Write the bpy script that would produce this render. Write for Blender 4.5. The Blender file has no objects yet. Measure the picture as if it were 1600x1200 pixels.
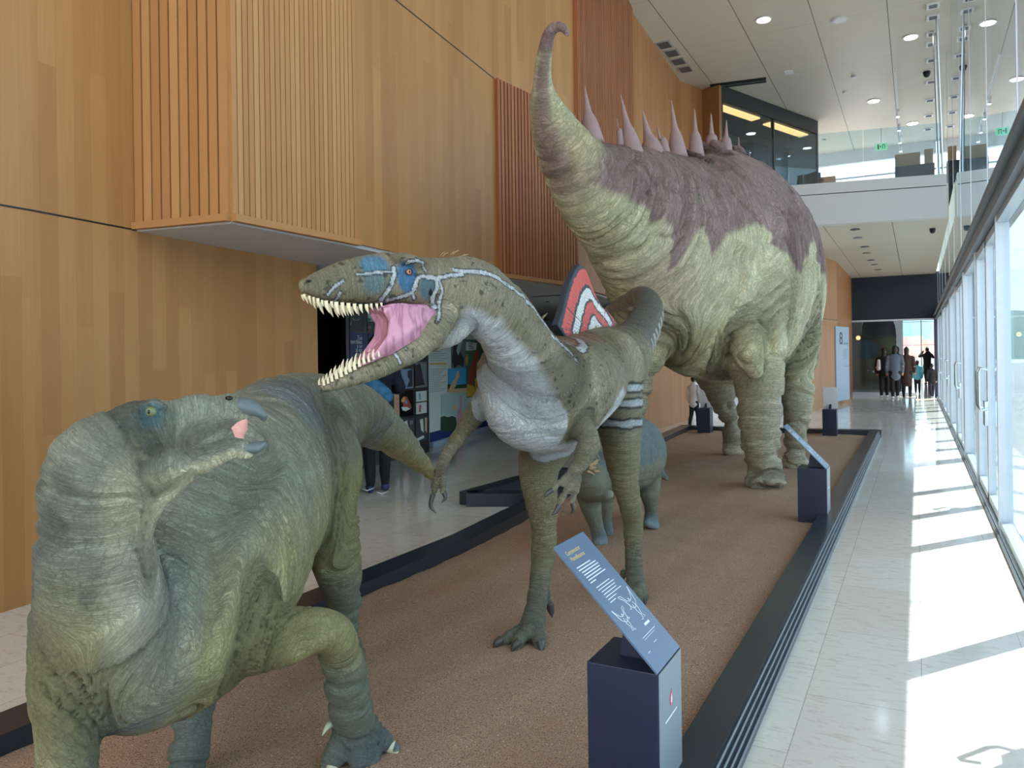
import bpy, bmesh, math, random
import numpy as np
from mathutils import Vector, Matrix
random.seed(4); np.random.seed(4)
S = bpy.context.scene
COL = S.collection
PI = math.pi
# ------------------------------------------------------------------ camera
FX = 1200.0; TH = .014; YAW = math.atan(633/1200); HC = 1.5
F = np.array([-math.sin(YAW), math.cos(YAW), 0.]); R = np.array([math.cos(YAW), math.sin(YAW), 0.]); Z = np.array([0, 0, 1.])
CP = np.array([0, 0, HC])
cam = bpy.data.cameras.new('camera'); cam.lens = 27; cam.sensor_width = 36; cam.shift_y = -40/1600
cam.clip_end = 600; cam.clip_start = .05
camo = bpy.data.objects.new('camera', cam); COL.objects.link(camo)
_r = R*math.cos(TH)-Z*math.sin(TH); _u = R*math.sin(TH)+Z*math.cos(TH)
camo.matrix_world = Matrix(((_r[0], _u[0], -F[0], 0), (_r[1], _u[1], -F[1], 0), (_r[2], _u[2], -F[2], HC), (0, 0, 0, 1)))
S.camera = camo
# ------------------------------------------------------------------ world, sun, exposure
S.view_settings.view_transform = 'Standard'; S.view_settings.look = 'None'
S.view_settings.exposure = 0.62; S.view_settings.gamma = 1; S.view_settings.use_curve_mapping = False
w = bpy.data.worlds.new('world'); S.world = w; w.use_nodes = True
nt = w.node_tree; nt.nodes.clear()
wo = nt.nodes.new('ShaderNodeOutputWorld'); bg = nt.nodes.new('ShaderNodeBackground')
tc = nt.nodes.new('ShaderNodeTexCoord'); sx = nt.nodes.new('ShaderNodeSeparateXYZ'); rp = nt.nodes.new('ShaderNodeValToRGB')
nt.links.new(tc.outputs['Generated'], sx.inputs[0]); nt.links.new(sx.outputs[2], rp.inputs[0])
rp.color_ramp.elements[0].position = 0; rp.color_ramp.elements[0].color = (.95, .975, 1, 1)
rp.color_ramp.elements[1].position = .7; rp.color_ramp.elements[1].color = (.66, .8, 1, 1)
nt.links.new(rp.outputs[0], bg.inputs[0]); bg.inputs[1].default_value = 2.1
nt.links.new(bg.outputs[0], wo.inputs[0])
sun = bpy.data.lights.new('sun', 'SUN'); sun.energy = 10; sun.angle = .009; sun.color = (1, .95, .88)
suno = bpy.data.objects.new('sun', sun); COL.objects.link(suno)
sd = Vector((-.31, -.42, -1)).normalized()
suno.rotation_euler = sd.to_track_quat('-Z', 'Y').to_euler()

def ray(px, py):
    u = px-800; v = 560-py
    return F+R*(u*math.cos(TH)+v*math.sin(TH))/FX+Z*(-u*math.sin(TH)+v*math.cos(TH))/FX
def W(px, py, d): return CP+d*ray(px, py)
def G(px, py, z=0.):
    r = ray(px, py); return CP+(z-HC)/r[2]*r

def lin(c):
    return tuple((x/255/12.92 if x/255 <= .04045 else ((x/255+.055)/1.055)**2.4) for x in c)
# ------------------------------------------------------------------ node helper
class NT:
    def __init__(s, name):
        s.m = bpy.data.materials.new(name); s.m.use_nodes = True; s.t = s.m.node_tree; s.t.nodes.clear()
        s.out = s.n('OutputMaterial')
    def n(s, k, **kw):
        nd = s.t.nodes.new('ShaderNode'+k)
        for a, b in kw.items():
            if a.startswith('i_'):
                nd.inputs[a[2:].replace('_', ' ')].default_value = b
            else: setattr(nd, a, b)
        return nd
    def l(s, a, b): s.t.links.new(a, b)
    def val(s, inp, v):
        if isinstance(v, bpy.types.NodeSocket): s.l(v, inp)
        elif v is not None: inp.default_value = v
    def math(s, op, a, b=None, c=None, clamp=False):
        nd = s.n('Math', operation=op, use_clamp=clamp)
        s.val(nd.inputs[0], a); s.val(nd.inputs[1], b); s.val(nd.inputs[2], c)
        return nd.outputs[0]
    def mix(s, f, a, b, mode='MIX'):
        nd = s.n('Mix', data_type='RGBA', blend_type=mode)
        s.val(nd.inputs[0], f)
        for i, v in ((6, a), (7, b)):
            if isinstance(v, (tuple, list)) and len(v) == 3: v = (*v, 1)
            s.val(nd.inputs[i], v)
        return nd.outputs[2]
    def ramp(s, f, stops):
        nd = s.n('ValToRGB'); s.l(f, nd.inputs[0]); e = nd.color_ramp.elements
        while len(e) < len(stops): e.new(.5)
        for x, (p, c) in zip(e, stops): x.position = p; x.color = (*c, 1) if len(c) == 3 else c
        return nd.outputs[0]
    def noise(s, vec=None, scale=5, detail=3, rough=.5, dims='3D', w=None, dist=0):
        nd = s.n('TexNoise', noise_dimensions=dims); nd.inputs['Scale'].default_value = scale; nd.inputs['Detail'].default_value = detail
        nd.inputs['Roughness'].default_value = rough; nd.inputs['Distortion'].default_value = dist
        if vec is not None: s.l(vec, nd.inputs['Vector'])
        if w is not None: s.l(w, nd.inputs['W'])
        return nd.outputs[0]
    def mapping(s, vec, scale=(1, 1, 1), rot=(0, 0, 0)):
        nd = s.n('Mapping'); s.l(vec, nd.inputs[0]); nd.inputs['Scale'].default_value = scale; nd.inputs['Rotation'].default_value = rot
        return nd.outputs[0]
    def bsdf(s, color, rough=.5, metal=0, bump=None, bstr=.3, bdist=.01, spec=.5, emis=None, estr=0, coat=0):
        b = s.n('BsdfPrincipled')
        if isinstance(color, (tuple, list)): color = (*color[:3], 1)
        s.val(b.inputs['Base Color'], color); s.val(b.inputs['Roughness'], rough); b.inputs['Metallic'].default_value = metal
        b.inputs['Specular IOR Level'].default_value = spec; b.inputs['Coat Weight'].default_value = coat
        if bump is not None:
            bp = s.n('Bump'); bp.inputs['Strength'].default_value = bstr; bp.inputs['Distance'].default_value = bdist
            s.l(bump, bp.inputs['Height']); s.l(bp.outputs[0], b.inputs['Normal'])
        if emis is not None:
            b.inputs['Emission Color'].default_value = (*emis, 1); b.inputs['Emission Strength'].default_value = estr
        s.l(b.outputs[0], s.out.inputs[0]); return s.m
def plain(name, rgb, rough=.5, metal=0, spec=.5, nz=.06, scale=14, emis=None, estr=0):
    t = NT(name); c = lin(rgb); g = t.n('TexCoord').outputs['Object']
    n = t.noise(g, scale, 3)
    col = t.mix(n, tuple(x*(1-nz) for x in c), tuple(min(1, x*(1+nz)) for x in c))
    return t.bsdf(col, rough, metal, spec=spec, emis=emis, estr=estr)

M = {}
def build_mats():
    # wood planks : UV in metres
    for nm, c1, c2 in (('wood', (184, 136, 84), (160, 110, 62)), ('wood_orange', (176, 120, 72), (154, 96, 54))):
        t = NT(nm); uv = t.n('TexCoord').outputs['UV']
        sp = t.n('SeparateXYZ'); t.l(uv, sp.inputs[0])
        col_i = t.math('FLOOR', t.math('DIVIDE', sp.outputs[0], .13))
        off = t.n('TexWhiteNoise', noise_dimensions='1D'); t.l(col_i, off.inputs['W'])
        row = t.math('FLOOR', t.math('DIVIDE', t.math('ADD', sp.outputs[1], t.math('MULTIPLY', off.outputs[0], 2.4)), 2.4))
        cm = t.n('CombineXYZ'); t.l(col_i, cm.inputs[0]); t.l(row, cm.inputs[1])
        wn = t.n('TexWhiteNoise', noise_dimensions='2D'); t.l(cm.outputs[0], wn.inputs['Vector'])
        g1 = t.noise(t.mapping(uv, (38, 1.5, 1)), 1, 5, .6, dist=.6)
        g2 = t.noise(t.mapping(uv, (6, .5, 1)), 1, 3)
        base = t.mix(wn.outputs[0], lin(c1), lin(c2))
        base = t.mix(t.math('MULTIPLY', g1, .55), base, tuple(x*.72 for x in lin(c2)))
        base = t.mix(t.math('MULTIPLY', g2, .35), base, lin((196, 150, 96)))
        fr = t.math('FRACT', t.math('DIVIDE', sp.outputs[0], .13))
        ln = t.math('LESS_THAN', fr, .012)
        base = t.mix(t.math('MULTIPLY', ln, .3), base, (.1, .05, .02))
        M[nm] = t.bsdf(base, .42, spec=.35, bump=g1, bstr=.05, bdist=.002)
    # slats: object coords
    for nm, c1, c2 in (('slat', (192, 144, 92), (174, 122, 74)), ('slat_red', (172, 112, 70), (150, 88, 52))):
        t = NT(nm); uv = t.n('TexCoord').outputs['UV']
        sp = t.n('SeparateXYZ'); t.l(uv, sp.inputs[0])
        wn = t.n('TexWhiteNoise', noise_dimensions='1D'); t.l(t.math('FLOOR', sp.outputs[0]), wn.inputs['W'])
        g1 = t.noise(t.mapping(uv, (3, .8, 1)), 1, 4, .6)
        b = t.mix(wn.outputs[0], lin(c1), lin(c2)); b = t.mix(t.math('MULTIPLY', g1, .4), b, tuple(x*.8 for x in lin(c2)))
        M[nm] = t.bsdf(b, .45, spec=.3)
    # marble floor
    t = NT('marble_floor'); g = t.n('TexCoord').outputs['Object']
    br = t.n('TexBrick'); br.offset = .37; t.l(t.mapping(g, (1, 1, 1), (0, 0, PI/2)), br.inputs['Vector'])
    br.inputs['Scale'].default_value = 1; br.inputs['Mortar Size'].default_value = .0022; br.inputs['Brick Width'].default_value = .9
    br.inputs['Row Height'].default_value = .45; br.inputs['Color1'].default_value = (0, 0, 0, 1); br.inputs['Color2'].default_value = (1, 1, 1, 1)
    br.inputs['Mortar'].default_value = (.5, .5, .5, 1)
    v = t.noise(t.mapping(g, (9, 30, 3)), 1, 6, .7, dist=.6)
    v2 = t.noise(g, 1.1, 2)
    c = t.mix(br.outputs[0], lin((222, 216, 204)), lin((212, 203, 188)))
    c = t.mix(t.math('MULTIPLY', v2, .5), c, lin((226, 220, 208)))
    c = t.mix(t.ramp(v, [(.36, (.4, .4, .4)), (.48, (0, 0, 0))]), c, lin((170, 156, 134)))
    c = t.mix(t.math('MULTIPLY', br.outputs['Fac'], .5), c, lin((120, 106, 90)))
    vr = t.noise(g, 3, 3)
    M['marble'] = t.bsdf(c, t.math('ADD', .05, t.math('MULTIPLY', vr, .1)), spec=.8)
    # sand
    t = NT('sand_floor'); g = t.n('TexCoord').outputs['Object']
    n1 = t.noise(g, 1.3, 4); n2 = t.noise(g, 170, 2); n3 = t.noise(g, 8, 4, .7)
    c = t.mix(n1, lin((176, 146, 122)), lin((156, 124, 102)))
    c = t.mix(t.math('MULTIPLY', n3, .45), c, lin((188, 160, 134)))
    c = t.mix(t.ramp(n2, [(.35, (1, 1, 1)), (.5, (0, 0, 0))]), c, lin((122, 92, 74)))
    vo = t.n('TexVoronoi'); vo.inputs['Scale'].default_value = 60; t.l(g, vo.inputs['Vector'])
    wn = t.n('TexWhiteNoise'); t.l(vo.outputs['Position'], wn.inputs['Vector'])
    peb = t.math('MULTIPLY', t.math('LESS_THAN', vo.outputs['Distance'], .22), t.math('GREATER_THAN', wn.outputs[0], .82))
    c = t.mix(t.math('MULTIPLY', peb, .8), c, lin((205, 190, 170)))
    h = t.math('ADD', t.math('ADD', t.math('MULTIPLY', n2, .5), n3), t.math('MULTIPLY', peb, .6))
    M['sand'] = t.bsdf(c, .95, bump=h, bstr=.8, bdist=.012, spec=.15)
    # ceiling
    for nm, cc in (('ceiling', (208, 198, 180)), ('ceiling_low', (196, 188, 170))):
        t = NT(nm); g = t.n('TexCoord').outputs['Object']; sp = t.n('SeparateXYZ'); t.l(g, sp.inputs[0])
        fx = t.math('FRACT', t.math('DIVIDE', t.math('ADD', sp.outputs[0], 13.43), 1.30))
        fy = t.math('FRACT', t.math('DIVIDE', t.math('ADD', sp.outputs[1], 20.), 2.6))
        lx = t.math('LESS_THAN', fx, .012); ly = t.math('LESS_THAN', fy, .002)
        n = t.noise(t.mapping(g, (2, 9, 1)), 1, 4)
        pn = t.n('TexWhiteNoise', noise_dimensions='2D'); cb = t.n('CombineXYZ')
        t.l(t.math('FLOOR', t.math('DIVIDE', t.math('ADD', sp.outputs[0], 13.43), 1.30)), cb.inputs[0]); t.l(t.math('FLOOR', t.math('DIVIDE', t.math('ADD', sp.outputs[1], 20.), 2.6)), cb.inputs[1])
        t.l(cb.outputs[0], pn.inputs['Vector'])
        c = t.mix(n, lin(cc), tuple(x*.9 for x in lin(cc))); c = t.mix(t.math('MULTIPLY', pn.outputs[0], .3), c, tuple(x*.86 for x in lin(cc)))
        c = t.mix(t.math('MAXIMUM', t.math('MULTIPLY', lx, .9), t.math('MULTIPLY', ly, .6)), c, (.04, .035, .03))
        M[nm] = t.bsdf(c, .45, spec=.4)
    # glass
    for nm, tint, pw, kk in (('glass', (.80, .89, .93), 5., .6), ('glass_upper', (.80, .86, .87), 2.2, .95)):
        t = NT(nm); tr = t.n('BsdfTransparent'); tr.inputs[0].default_value = (*tint, 1)
        gl = t.n('BsdfGlossy'); gl.inputs['Roughness'].default_value = .01; gl.inputs[0].default_value = (.95, .98, 1, 1)
        fr = t.n('LayerWeight'); fr.inputs[0].default_value = .5
        k = t.math('ADD', t.math('MULTIPLY', t.math('POWER', fr.outputs['Facing'], pw), kk), .04, clamp=True)
        mx = t.n('MixShader'); t.l(k, mx.inputs[0]); t.l(tr.outputs[0], mx.inputs[1]); t.l(gl.outputs[0], mx.inputs[2]); t.l(mx.outputs[0], t.out.inputs[0])
        M[nm] = t.m
    P = lambda n, *a, **k: M.__setitem__(n, plain(n, *a, **k))
    P('kerb', (30, 39, 49), .3, spec=.6); P('kerb_line', (150, 158, 165), .4)
    P('navy', (22, 32, 56), .45, spec=.5); P('panel', (84, 104, 130), .35, spec=.6, nz=.03); P('post_face', (120, 130, 138), .4, nz=.03)
    P('white_ink', (225, 232, 235), .6); P('gold_ink', (206, 178, 112), .5); P('red_ink', (205, 90, 95), .5); P('navy_ink', (24, 34, 60), .6)
    P('white_paint', (205, 205, 205), .5); P('fascia', (196, 196, 194), .5, nz=.02); P('soffit', (188, 188, 190), .55, nz=.02)
    P('black', (10, 10, 12), .5); P('black_gloss', (14, 14, 17), .2); P('dark_blue_wall', (30, 35, 50), .6)
    P('steel', (196, 204, 210), .3, 1, nz=.03); P('alu', (186, 194, 200), .35, .6); P('alu_dark', (92, 96, 102), .4, .3)
    P('terrace', (150, 150, 150), .8); P('sign_grey', (150, 164, 180), .5, nz=.02); P('board_white', (205, 216, 212), .5, nz=.02)
    P('board_black', (16, 18, 24), .4); P('board_blue', (26, 44, 110), .5); P('mint', (70, 130, 110), .6)
    P('horn', (226, 214, 178), .4, nz=.12); P('claw', (66, 66, 62), .35); P('claw_pale', (190, 190, 160), .45)
    P('beak', (92, 102, 104), .35, nz=.2, scale=30); P('mouth_pink', (200, 144, 164), .4, nz=.3, scale=26); P('mouth_rose', (214, 150, 140), .5, nz=.2, scale=60)
    P('eye_orange', (190, 130, 100), .1); P('eye_green', (104, 112, 78), .1); P('pupil', (8, 8, 8), .05)
    P('quill', (178, 160, 118), .6); P('mauve_horn', (150, 124, 124), .6, nz=.15, scale=8)
    P('skin', (190, 140, 115), .5); P('hair_dark', (26, 18, 14), .6, nz=.3); P('cloth_black', (15, 16, 20), .85); P('cloth_navy', (20, 26, 46), .85)
    P('cloth_grey', (92, 100, 112), .9); P('cloth_blue', (52, 110, 150), .6); P('cloth_teal', (84, 158, 172), .8); P('cloth_white', (210, 205, 205), .85)
    P('cloth_brown', (62, 40, 36), .85); P('shoe_white', (215, 215, 210), .6); P('shoe_blue', (38, 56, 92), .6); P('cloth_purple', (40, 30, 44), .85)
    P('roof_tile', (176, 112, 92), .9, nz=.25, scale=2); P('house_wall', (214, 200, 178), .9); P('rock', (150, 120, 84), .9, nz=.3)
    P('paper', (190, 180, 160), .8); P('pic_sky', (60, 160, 215), .5); P('pic_green', (58, 112, 82), .5); P('pic_red', (160, 66, 48), .5)
    P('pic_yellow', (214, 172, 60), .5); P('pic_grey', (110, 124, 128), .5); P('pic_dark', (44, 54, 58), .5); P('pic_tan', (205, 176, 138), .5)
    P('pic_pink', (206, 150, 165), .5); P('pic_pale', (170, 195, 190), .5); P('pic_bush', (38, 66, 44), .6, nz=.4, scale=30); P('pic_lblue', (120, 155, 190), .5)
    P('text_grey', (120, 130, 128), .6); P('spot', (205, 205, 205), .4); P('mural_blue', (26, 48, 58), .5, nz=.5, scale=4); P('mural_brown', (70, 58, 42), .7)
    P('lamp', (255, 250, 255), .4, emis=(1, .93, 1), estr=14); P('lamp_off', (225, 225, 225), .4)
    P('case_light', (255, 190, 110), .4, emis=(1, .52, .2), estr=1.3); P('exit_green', (60, 150, 90), .4, emis=(.25, .7, .4), estr=.6); P('screen', (200, 225, 235), .4, emis=(.7, .9, 1), estr=1.5)
    # hill
    t = NT('hill'); g = t.n('TexCoord').outputs['Object']; n = t.noise(g, .6, 6, .7)
    M['hill'] = t.bsdf(t.mix(n, lin((122, 140, 128)), lin((92, 110, 112))), 1)
    # sail of the theropod : paint mask from attribute
    # skins: attribute colour + creases (4D noise compressed along each limb)
    for nm, W1, W2, cs, vs, cr, bd, fs in (('skin_orni', 30, 70, 5, 62, .8, .006, 120), ('skin_thero', 26, 70, 5, 46, .9, .005, 150), ('skin_sauro', 16, 34, 1.6, 15, .75, .012, 40), ('skin_anky', 20, 40, 9, 60, .7, .005, 120)):
        t = NT(nm); g = t.n('TexCoord').outputs['Object']
        at = t.n('Attribute', attribute_name='paint'); sv = t.n('Attribute', attribute_name='arc')
        w1 = t.math('MULTIPLY', sv.outputs['Fac'], W1); w2 = t.math('MULTIPLY', sv.outputs['Fac'], W2)
        a = t.noise(g, cs, 6, .72, '4D', w1, .3); b = t.noise(g, cs*1.7, 5, .7, '4D', w2, .3)
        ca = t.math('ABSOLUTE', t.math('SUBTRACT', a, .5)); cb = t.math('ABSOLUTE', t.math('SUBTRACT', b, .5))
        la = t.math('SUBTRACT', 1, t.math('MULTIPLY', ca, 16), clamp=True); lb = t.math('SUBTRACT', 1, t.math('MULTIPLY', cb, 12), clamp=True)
        vo = t.n('TexVoronoi', feature='DISTANCE_TO_EDGE', voronoi_dimensions='4D'); vo.inputs['Scale'].default_value = vs*.55; t.l(sv.outputs['Fac'], vo.inputs['W'])
        dn = t.n('VectorMath', operation='ADD'); nn = t.n('TexNoise'); nn.inputs['Scale'].default_value = vs*.6; t.l(g, nn.inputs['Vector'])
        sc = t.n('VectorMath', operation='SCALE'); t.l(nn.outputs[1], sc.inputs[0]); sc.inputs['Scale'].default_value = 1.2/vs
        t.l(g, dn.inputs[0]); t.l(sc.outputs[0], dn.inputs[1]); t.l(dn.outputs[0], vo.inputs['Vector'])
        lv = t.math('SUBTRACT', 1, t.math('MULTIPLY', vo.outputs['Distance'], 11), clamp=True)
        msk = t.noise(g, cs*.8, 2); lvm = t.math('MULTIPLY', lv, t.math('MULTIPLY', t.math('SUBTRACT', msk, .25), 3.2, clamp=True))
        fine = t.noise(g, fs, 3, .7)
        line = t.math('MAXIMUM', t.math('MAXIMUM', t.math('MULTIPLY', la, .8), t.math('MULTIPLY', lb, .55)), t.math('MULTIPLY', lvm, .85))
        blot = t.noise(g, cs*3, 4, .6)
        c = t.mix(t.math('MULTIPLY', t.math('SUBTRACT', blot, .35), .9, clamp=True), at.outputs['Color'], t.mix(1.0, at.outputs['Color'], (.66, .68, .64), 'MULTIPLY'))
        c = t.mix(t.math('MULTIPLY', t.math('SUBTRACT', .5, fine, clamp=True), 2., clamp=True), c, t.mix(1.0, at.outputs['Color'], (.4, .44, .42), 'MULTIPLY'))  # skin shading painted into the colour, dark where the grain dips
        c = t.mix(t.math('MULTIPLY', t.math('SUBTRACT', fine, .5, clamp=True), 2., clamp=True), c, t.mix(1.0, at.outputs['Color'], (1.5, 1.5, 1.45), 'MULTIPLY'))  # painted highlights, lighter where the grain rises
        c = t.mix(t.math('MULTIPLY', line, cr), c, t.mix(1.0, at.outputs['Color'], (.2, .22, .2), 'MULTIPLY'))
        h = t.math('ADD', t.math('MULTIPLY', t.math('MINIMUM', ca, .12), 7), t.math('MULTIPLY', t.math('MINIMUM', cb, .1), 4))
        h = t.math('ADD', h, t.math('MULTIPLY', t.math('MINIMUM', vo.outputs['Distance'], .12), 2.5))
        h = t.math('ADD', h, t.math('MULTIPLY', fine, .7))
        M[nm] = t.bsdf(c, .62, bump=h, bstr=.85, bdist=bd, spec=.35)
    t = NT('paint_plain'); at = t.n('Attribute', attribute_name='paint'); g = t.n('TexCoord').outputs['Object']
    n = t.noise(t.mapping(g, (30, 30, 6)), 1, 3)
    M['paint_plain'] = None
    t2 = NT('mouth_fold'); g2 = t2.n('TexCoord').outputs['Object']; n2 = t2.noise(t2.mapping(g2, (22, 22, 5), (.5, 0, .3)), 1, 3, .5)
    f2_ = t2.math('SUBTRACT', 1, t2.math('MULTIPLY', t2.math('ABSOLUTE', t2.math('SUBTRACT', n2, .5)), 14), clamp=True)
    M['mouth_pink'] = t2.bsdf(t2.mix(t2.math('MULTIPLY', f2_, .6), lin((204, 146, 168)), lin((140, 78, 100))), .42, bump=t2.math('MINIMUM', t2.math('ABSOLUTE', t2.math('SUBTRACT', n2, .5)), .1), bstr=.9, bdist=.02)
    M['paint_plain'] = t.bsdf(t.mix(t.math('MULTIPLY', n, .4), at.outputs['Color'], t.mix(1., at.outputs['Color'], (.5, .5, .5), 'MULTIPLY')), .6, bump=n, bstr=.3)
build_mats()
# ------------------------------------------------------------------ object helpers
def tag(o, label=None, cat=None, group=None, kind=None):
    if label: o['label'] = label
    if cat: o['category'] = cat
    if group: o['group'] = group
    if kind: o['kind'] = kind
    return o
def empty(name, loc, label, cat, group=None):
    o = bpy.data.objects.new(name, None); COL.objects.link(o); o.location = loc; o.empty_display_size = .1
    bpy.context.view_layer.update()
    return tag(o, label, cat, group)
def link(name, me, m, parent=None, smooth=False):
    o = bpy.data.objects.new(name, me); COL.objects.link(o)
    if m is not None: me.materials.append(M[m] if isinstance(m, str) else m)
    if smooth: me.shade_smooth()
    if parent is not None:
        o.parent = parent
        pl = Vector(parent.location); q = parent.parent
        while q is not None: pl = pl+Vector(q.location); q = q.parent
        o.location = -pl
    return o
class MB:
    def __init__(s): s.b = bmesh.new(); s.uv = s.b.loops.layers.uv.new('UVMap')
    def box(s, x0, x1, y0, y1, z0, z1, bevel=0, mtx=None):
        vs = [s.b.verts.new(v) for v in ((x0, y0, z0), (x1, y0, z0), (x1, y1, z0), (x0, y1, z0), (x0, y0, z1), (x1, y0, z1), (x1, y1, z1), (x0, y1, z1))]
        if mtx is not None:
            for v in vs: v.co = mtx @ v.co
        fs = [s.b.faces.new([vs[i] for i in f]) for f in ((0, 3, 2, 1), (4, 5, 6, 7), (0, 1, 5, 4), (1, 2, 6, 5), (2, 3, 7, 6), (3, 0, 4, 7))]
        if bevel: bmesh.ops.bevel(s.b, geom=list({e for f in fs for e in f.edges}), offset=bevel, segments=2, affect='EDGES', profile=.7)
        return fs
    def poly(s, pts): return s.b.faces.new([s.b.verts.new(tuple(p)) for p in pts])
    def prism(s, pts, off, bevel=0):
        off = Vector(off); a = [s.b.verts.new(tuple(p)) for p in pts]; c = [s.b.verts.new(tuple(Vector(tuple(p))+off)) for p in pts]
        n = len(pts); fs = [s.b.faces.new(a), s.b.faces.new(list(reversed(c)))]
        for i in range(n): fs.append(s.b.faces.new([a[i], c[i], c[(i+1) % n], a[(i+1) % n]]))
        if bevel: bmesh.ops.bevel(s.b, geom=list({e for f in fs for e in f.edges}), offset=bevel, segments=2, affect='EDGES')
    def tube(s, pts, rads, n=10, up=(0, 0, 1), flat=1.):
        pts = [np.array(p, float) for p in pts]; rings = []
        side = None
        for i, p in enumerate(pts):
            t = pts[min(i+1, len(pts)-1)]-pts[max(i-1, 0)]; t /= np.linalg.norm(t)+1e-9
            if side is None:
                sd = np.cross(t, np.array(up, float))
                if np.linalg.norm(sd) < .1: sd = np.cross(t, np.array([1., .2, 0]))
            else: sd = side-t*np.dot(side, t)
            side = sd/np.linalg.norm(sd); u = np.cross(side, t)
            r = rads[i] if hasattr(rads, '__len__') else rads
            rings.append([s.b.verts.new(tuple(p+r*(math.cos(a)*side+flat*math.sin(a)*u))) for a in np.linspace(0, 2*PI, n, endpoint=False)])
        for a, c in zip(rings, rings[1:]):
            for k in range(n): s.b.faces.new([a[k], a[(k+1) % n], c[(k+1) % n], c[k]])
        s.b.faces.new(list(reversed(rings[0]))); s.b.faces.new(rings[-1])
    def ball(s, c, r, seg=16, sc=(1, 1, 1)):
        m = Matrix.Translation(tuple(c)) @ Matrix.Diagonal((r*sc[0], r*sc[1], r*sc[2], 1))
        bmesh.ops.create_uvsphere(s.b, u_segments=seg, v_segments=max(6, seg//2), radius=1, matrix=m)
    def cyl(s, c, r, h, seg=24, axis='Z', r2=None):
        m = Matrix.Translation(tuple(c))
        if axis == 'X': m = m @ Matrix.Rotation(PI/2, 4, 'Y')
        if axis == 'Y': m = m @ Matrix.Rotation(PI/2, 4, 'X')
        bmesh.ops.create_cone(s.b, cap_ends=True, segments=seg, radius1=r, radius2=r if r2 is None else r2, depth=h, matrix=m)
    def build(s, name, m, parent=None, smooth=False, kind=None):
        bmesh.ops.recalc_face_normals(s.b, faces=s.b.faces)
        me = bpy.data.meshes.new(name); s.b.to_mesh(me); s.b.free()
        o = link(name, me, m, parent, smooth)
        if kind: o['kind'] = kind
        return o
def B(name, m, x0, x1, y0, y1, z0, z1, parent=None, bevel=0, kind=None):
    b = MB(); b.box(x0, x1, y0, y1, z0, z1, bevel); return b.build(name, m, parent, kind=kind)
def text(body, size, origin, xdir, ydir, m, parent, name='lettering', align='LEFT', ext=.0004, squeeze=1.):
    cu = bpy.data.curves.new('t', 'FONT'); cu.body = body; cu.size = size; cu.align_x = align; cu.extrude = ext
    to = bpy.data.objects.new('t', cu); COL.objects.link(to); bpy.context.view_layer.update()
    me = bpy.data.meshes.new_from_object(to.evaluated_get(bpy.context.evaluated_depsgraph_get()))
    bpy.data.objects.remove(to)
    x = Vector(tuple(xdir)).normalized()*squeeze; y = Vector(tuple(ydir)).normalized(); z = x.cross(y).normalized()
    mt = Matrix(((x[0], y[0], z[0], origin[0]), (x[1], y[1], z[1], origin[1]), (x[2], y[2], z[2], origin[2]), (0, 0, 0, 1)))
    me.transform(mt); me.materials.clear()
    return link(name, me, m, parent)

# ------------------------------------------------------------------ SETTING
fb = MB(); fb.box(-16, .6, -4, 46, -.2, 0); fb.build('floor', 'marble', kind='structure')
B('trim_3', 'terrace', .6, 60, -40, 120, -.3, -.03, kind='structure')       # pavement outside
def wall(name, pts, z0, z1, m, thick=.12, nrm=None, u0=0):
    """vertical wall along plan polyline with UV in metres (and thickness behind)"""
    b = MB(); u = u0
    for (xa, ya), (xb, yb) in zip(pts, pts[1:]):
        L = math.hypot(xb-xa, yb-ya); nx, ny = -(yb-ya)/L, (xb-xa)/L   # left of direction = behind
        vs = [(xa, ya, z0), (xb, yb, z0), (xb, yb, z1), (xa, ya, z1)]
        f = b.poly(vs)
        for lp, uvv in zip(f.loops, ((u, z0), (u+L, z0), (u+L, z1), (u, z1))): lp[b.uv].uv = uvv
        bk = [(x+nx*thick, y+ny*thick, z) for x, y, z in vs]
        f = b.poly(list(reversed(bk)))
        for q in ((0, 1), (1, 2), (2, 3), (3, 0)):
            f = b.poly([vs[q[1]], vs[q[0]], bk[q[0]], bk[q[1]]])
        u += L
    return b.build(name, m, kind='structure')
def slats(name, a, c, z0, z1, m, pitch=.062, wd=.044, dp=.035):
    """row of vertical laths standing proud of the line a->c (visible side = right of direction)"""
    b = MB(); a = np.array(a, float); c = np.array(c, float); L = np.linalg.norm(c-a); t = (c-a)/L; n = np.array([t[1], -t[0]])
    k = int(L/pitch)
    for i in range(k):
        p = a+t*(i+.5)*L/k; q0 = p-t*wd/2; q1 = p+t*wd/2
        pts = [q0, q1, q1+n*dp, q0+n*dp]
        lo = [b.b.verts.new((x, y, z0)) for x, y in pts]; hi = [b.b.verts.new((x, y, z1)) for x, y in pts]
        fs = [b.b.faces.new(lo[::-1]), b.b.faces.new(hi)]
        for j in range(4): fs.append(b.b.faces.new([lo[j], lo[(j+1) % 4], hi[(j+1) % 4], hi[j]]))
        for f in fs:
            for lp in f.loops: lp[b.uv].uv = (i+.5, lp.vert.co.z)
    return b.build(name, m, kind='structure')
ZC = 8.1
A0 = (-4.55, -2.5); A1 = (-4.95, 2.9); A2 = (-5.06, 3.71); A3 = (-5.33, 5.92)
wall('wall_left', [A0, A1, A2, A3], 0, ZC, 'wood')
# wall seam
def seam(name, pts, z):
    b = MB()
    for (xa, ya), (xb, yb) in zip(pts, pts[1:]):
        L = math.hypot(xb-xa, yb-ya); nx, ny = (yb-ya)/L*.003, -(xb-xa)/L*.003
        b.prism([(xa+nx, ya+ny, z-.006), (xb+nx, yb+ny, z-.006), (xb+nx, yb+ny, z+.006), (xa+nx, ya+ny, z+.006)], (-nx*.9, -ny*.9, 0))
    return b.build(name, 'black', kind='structure')
seam('trim_4', [A0, A1, A2], 2.48)
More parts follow.
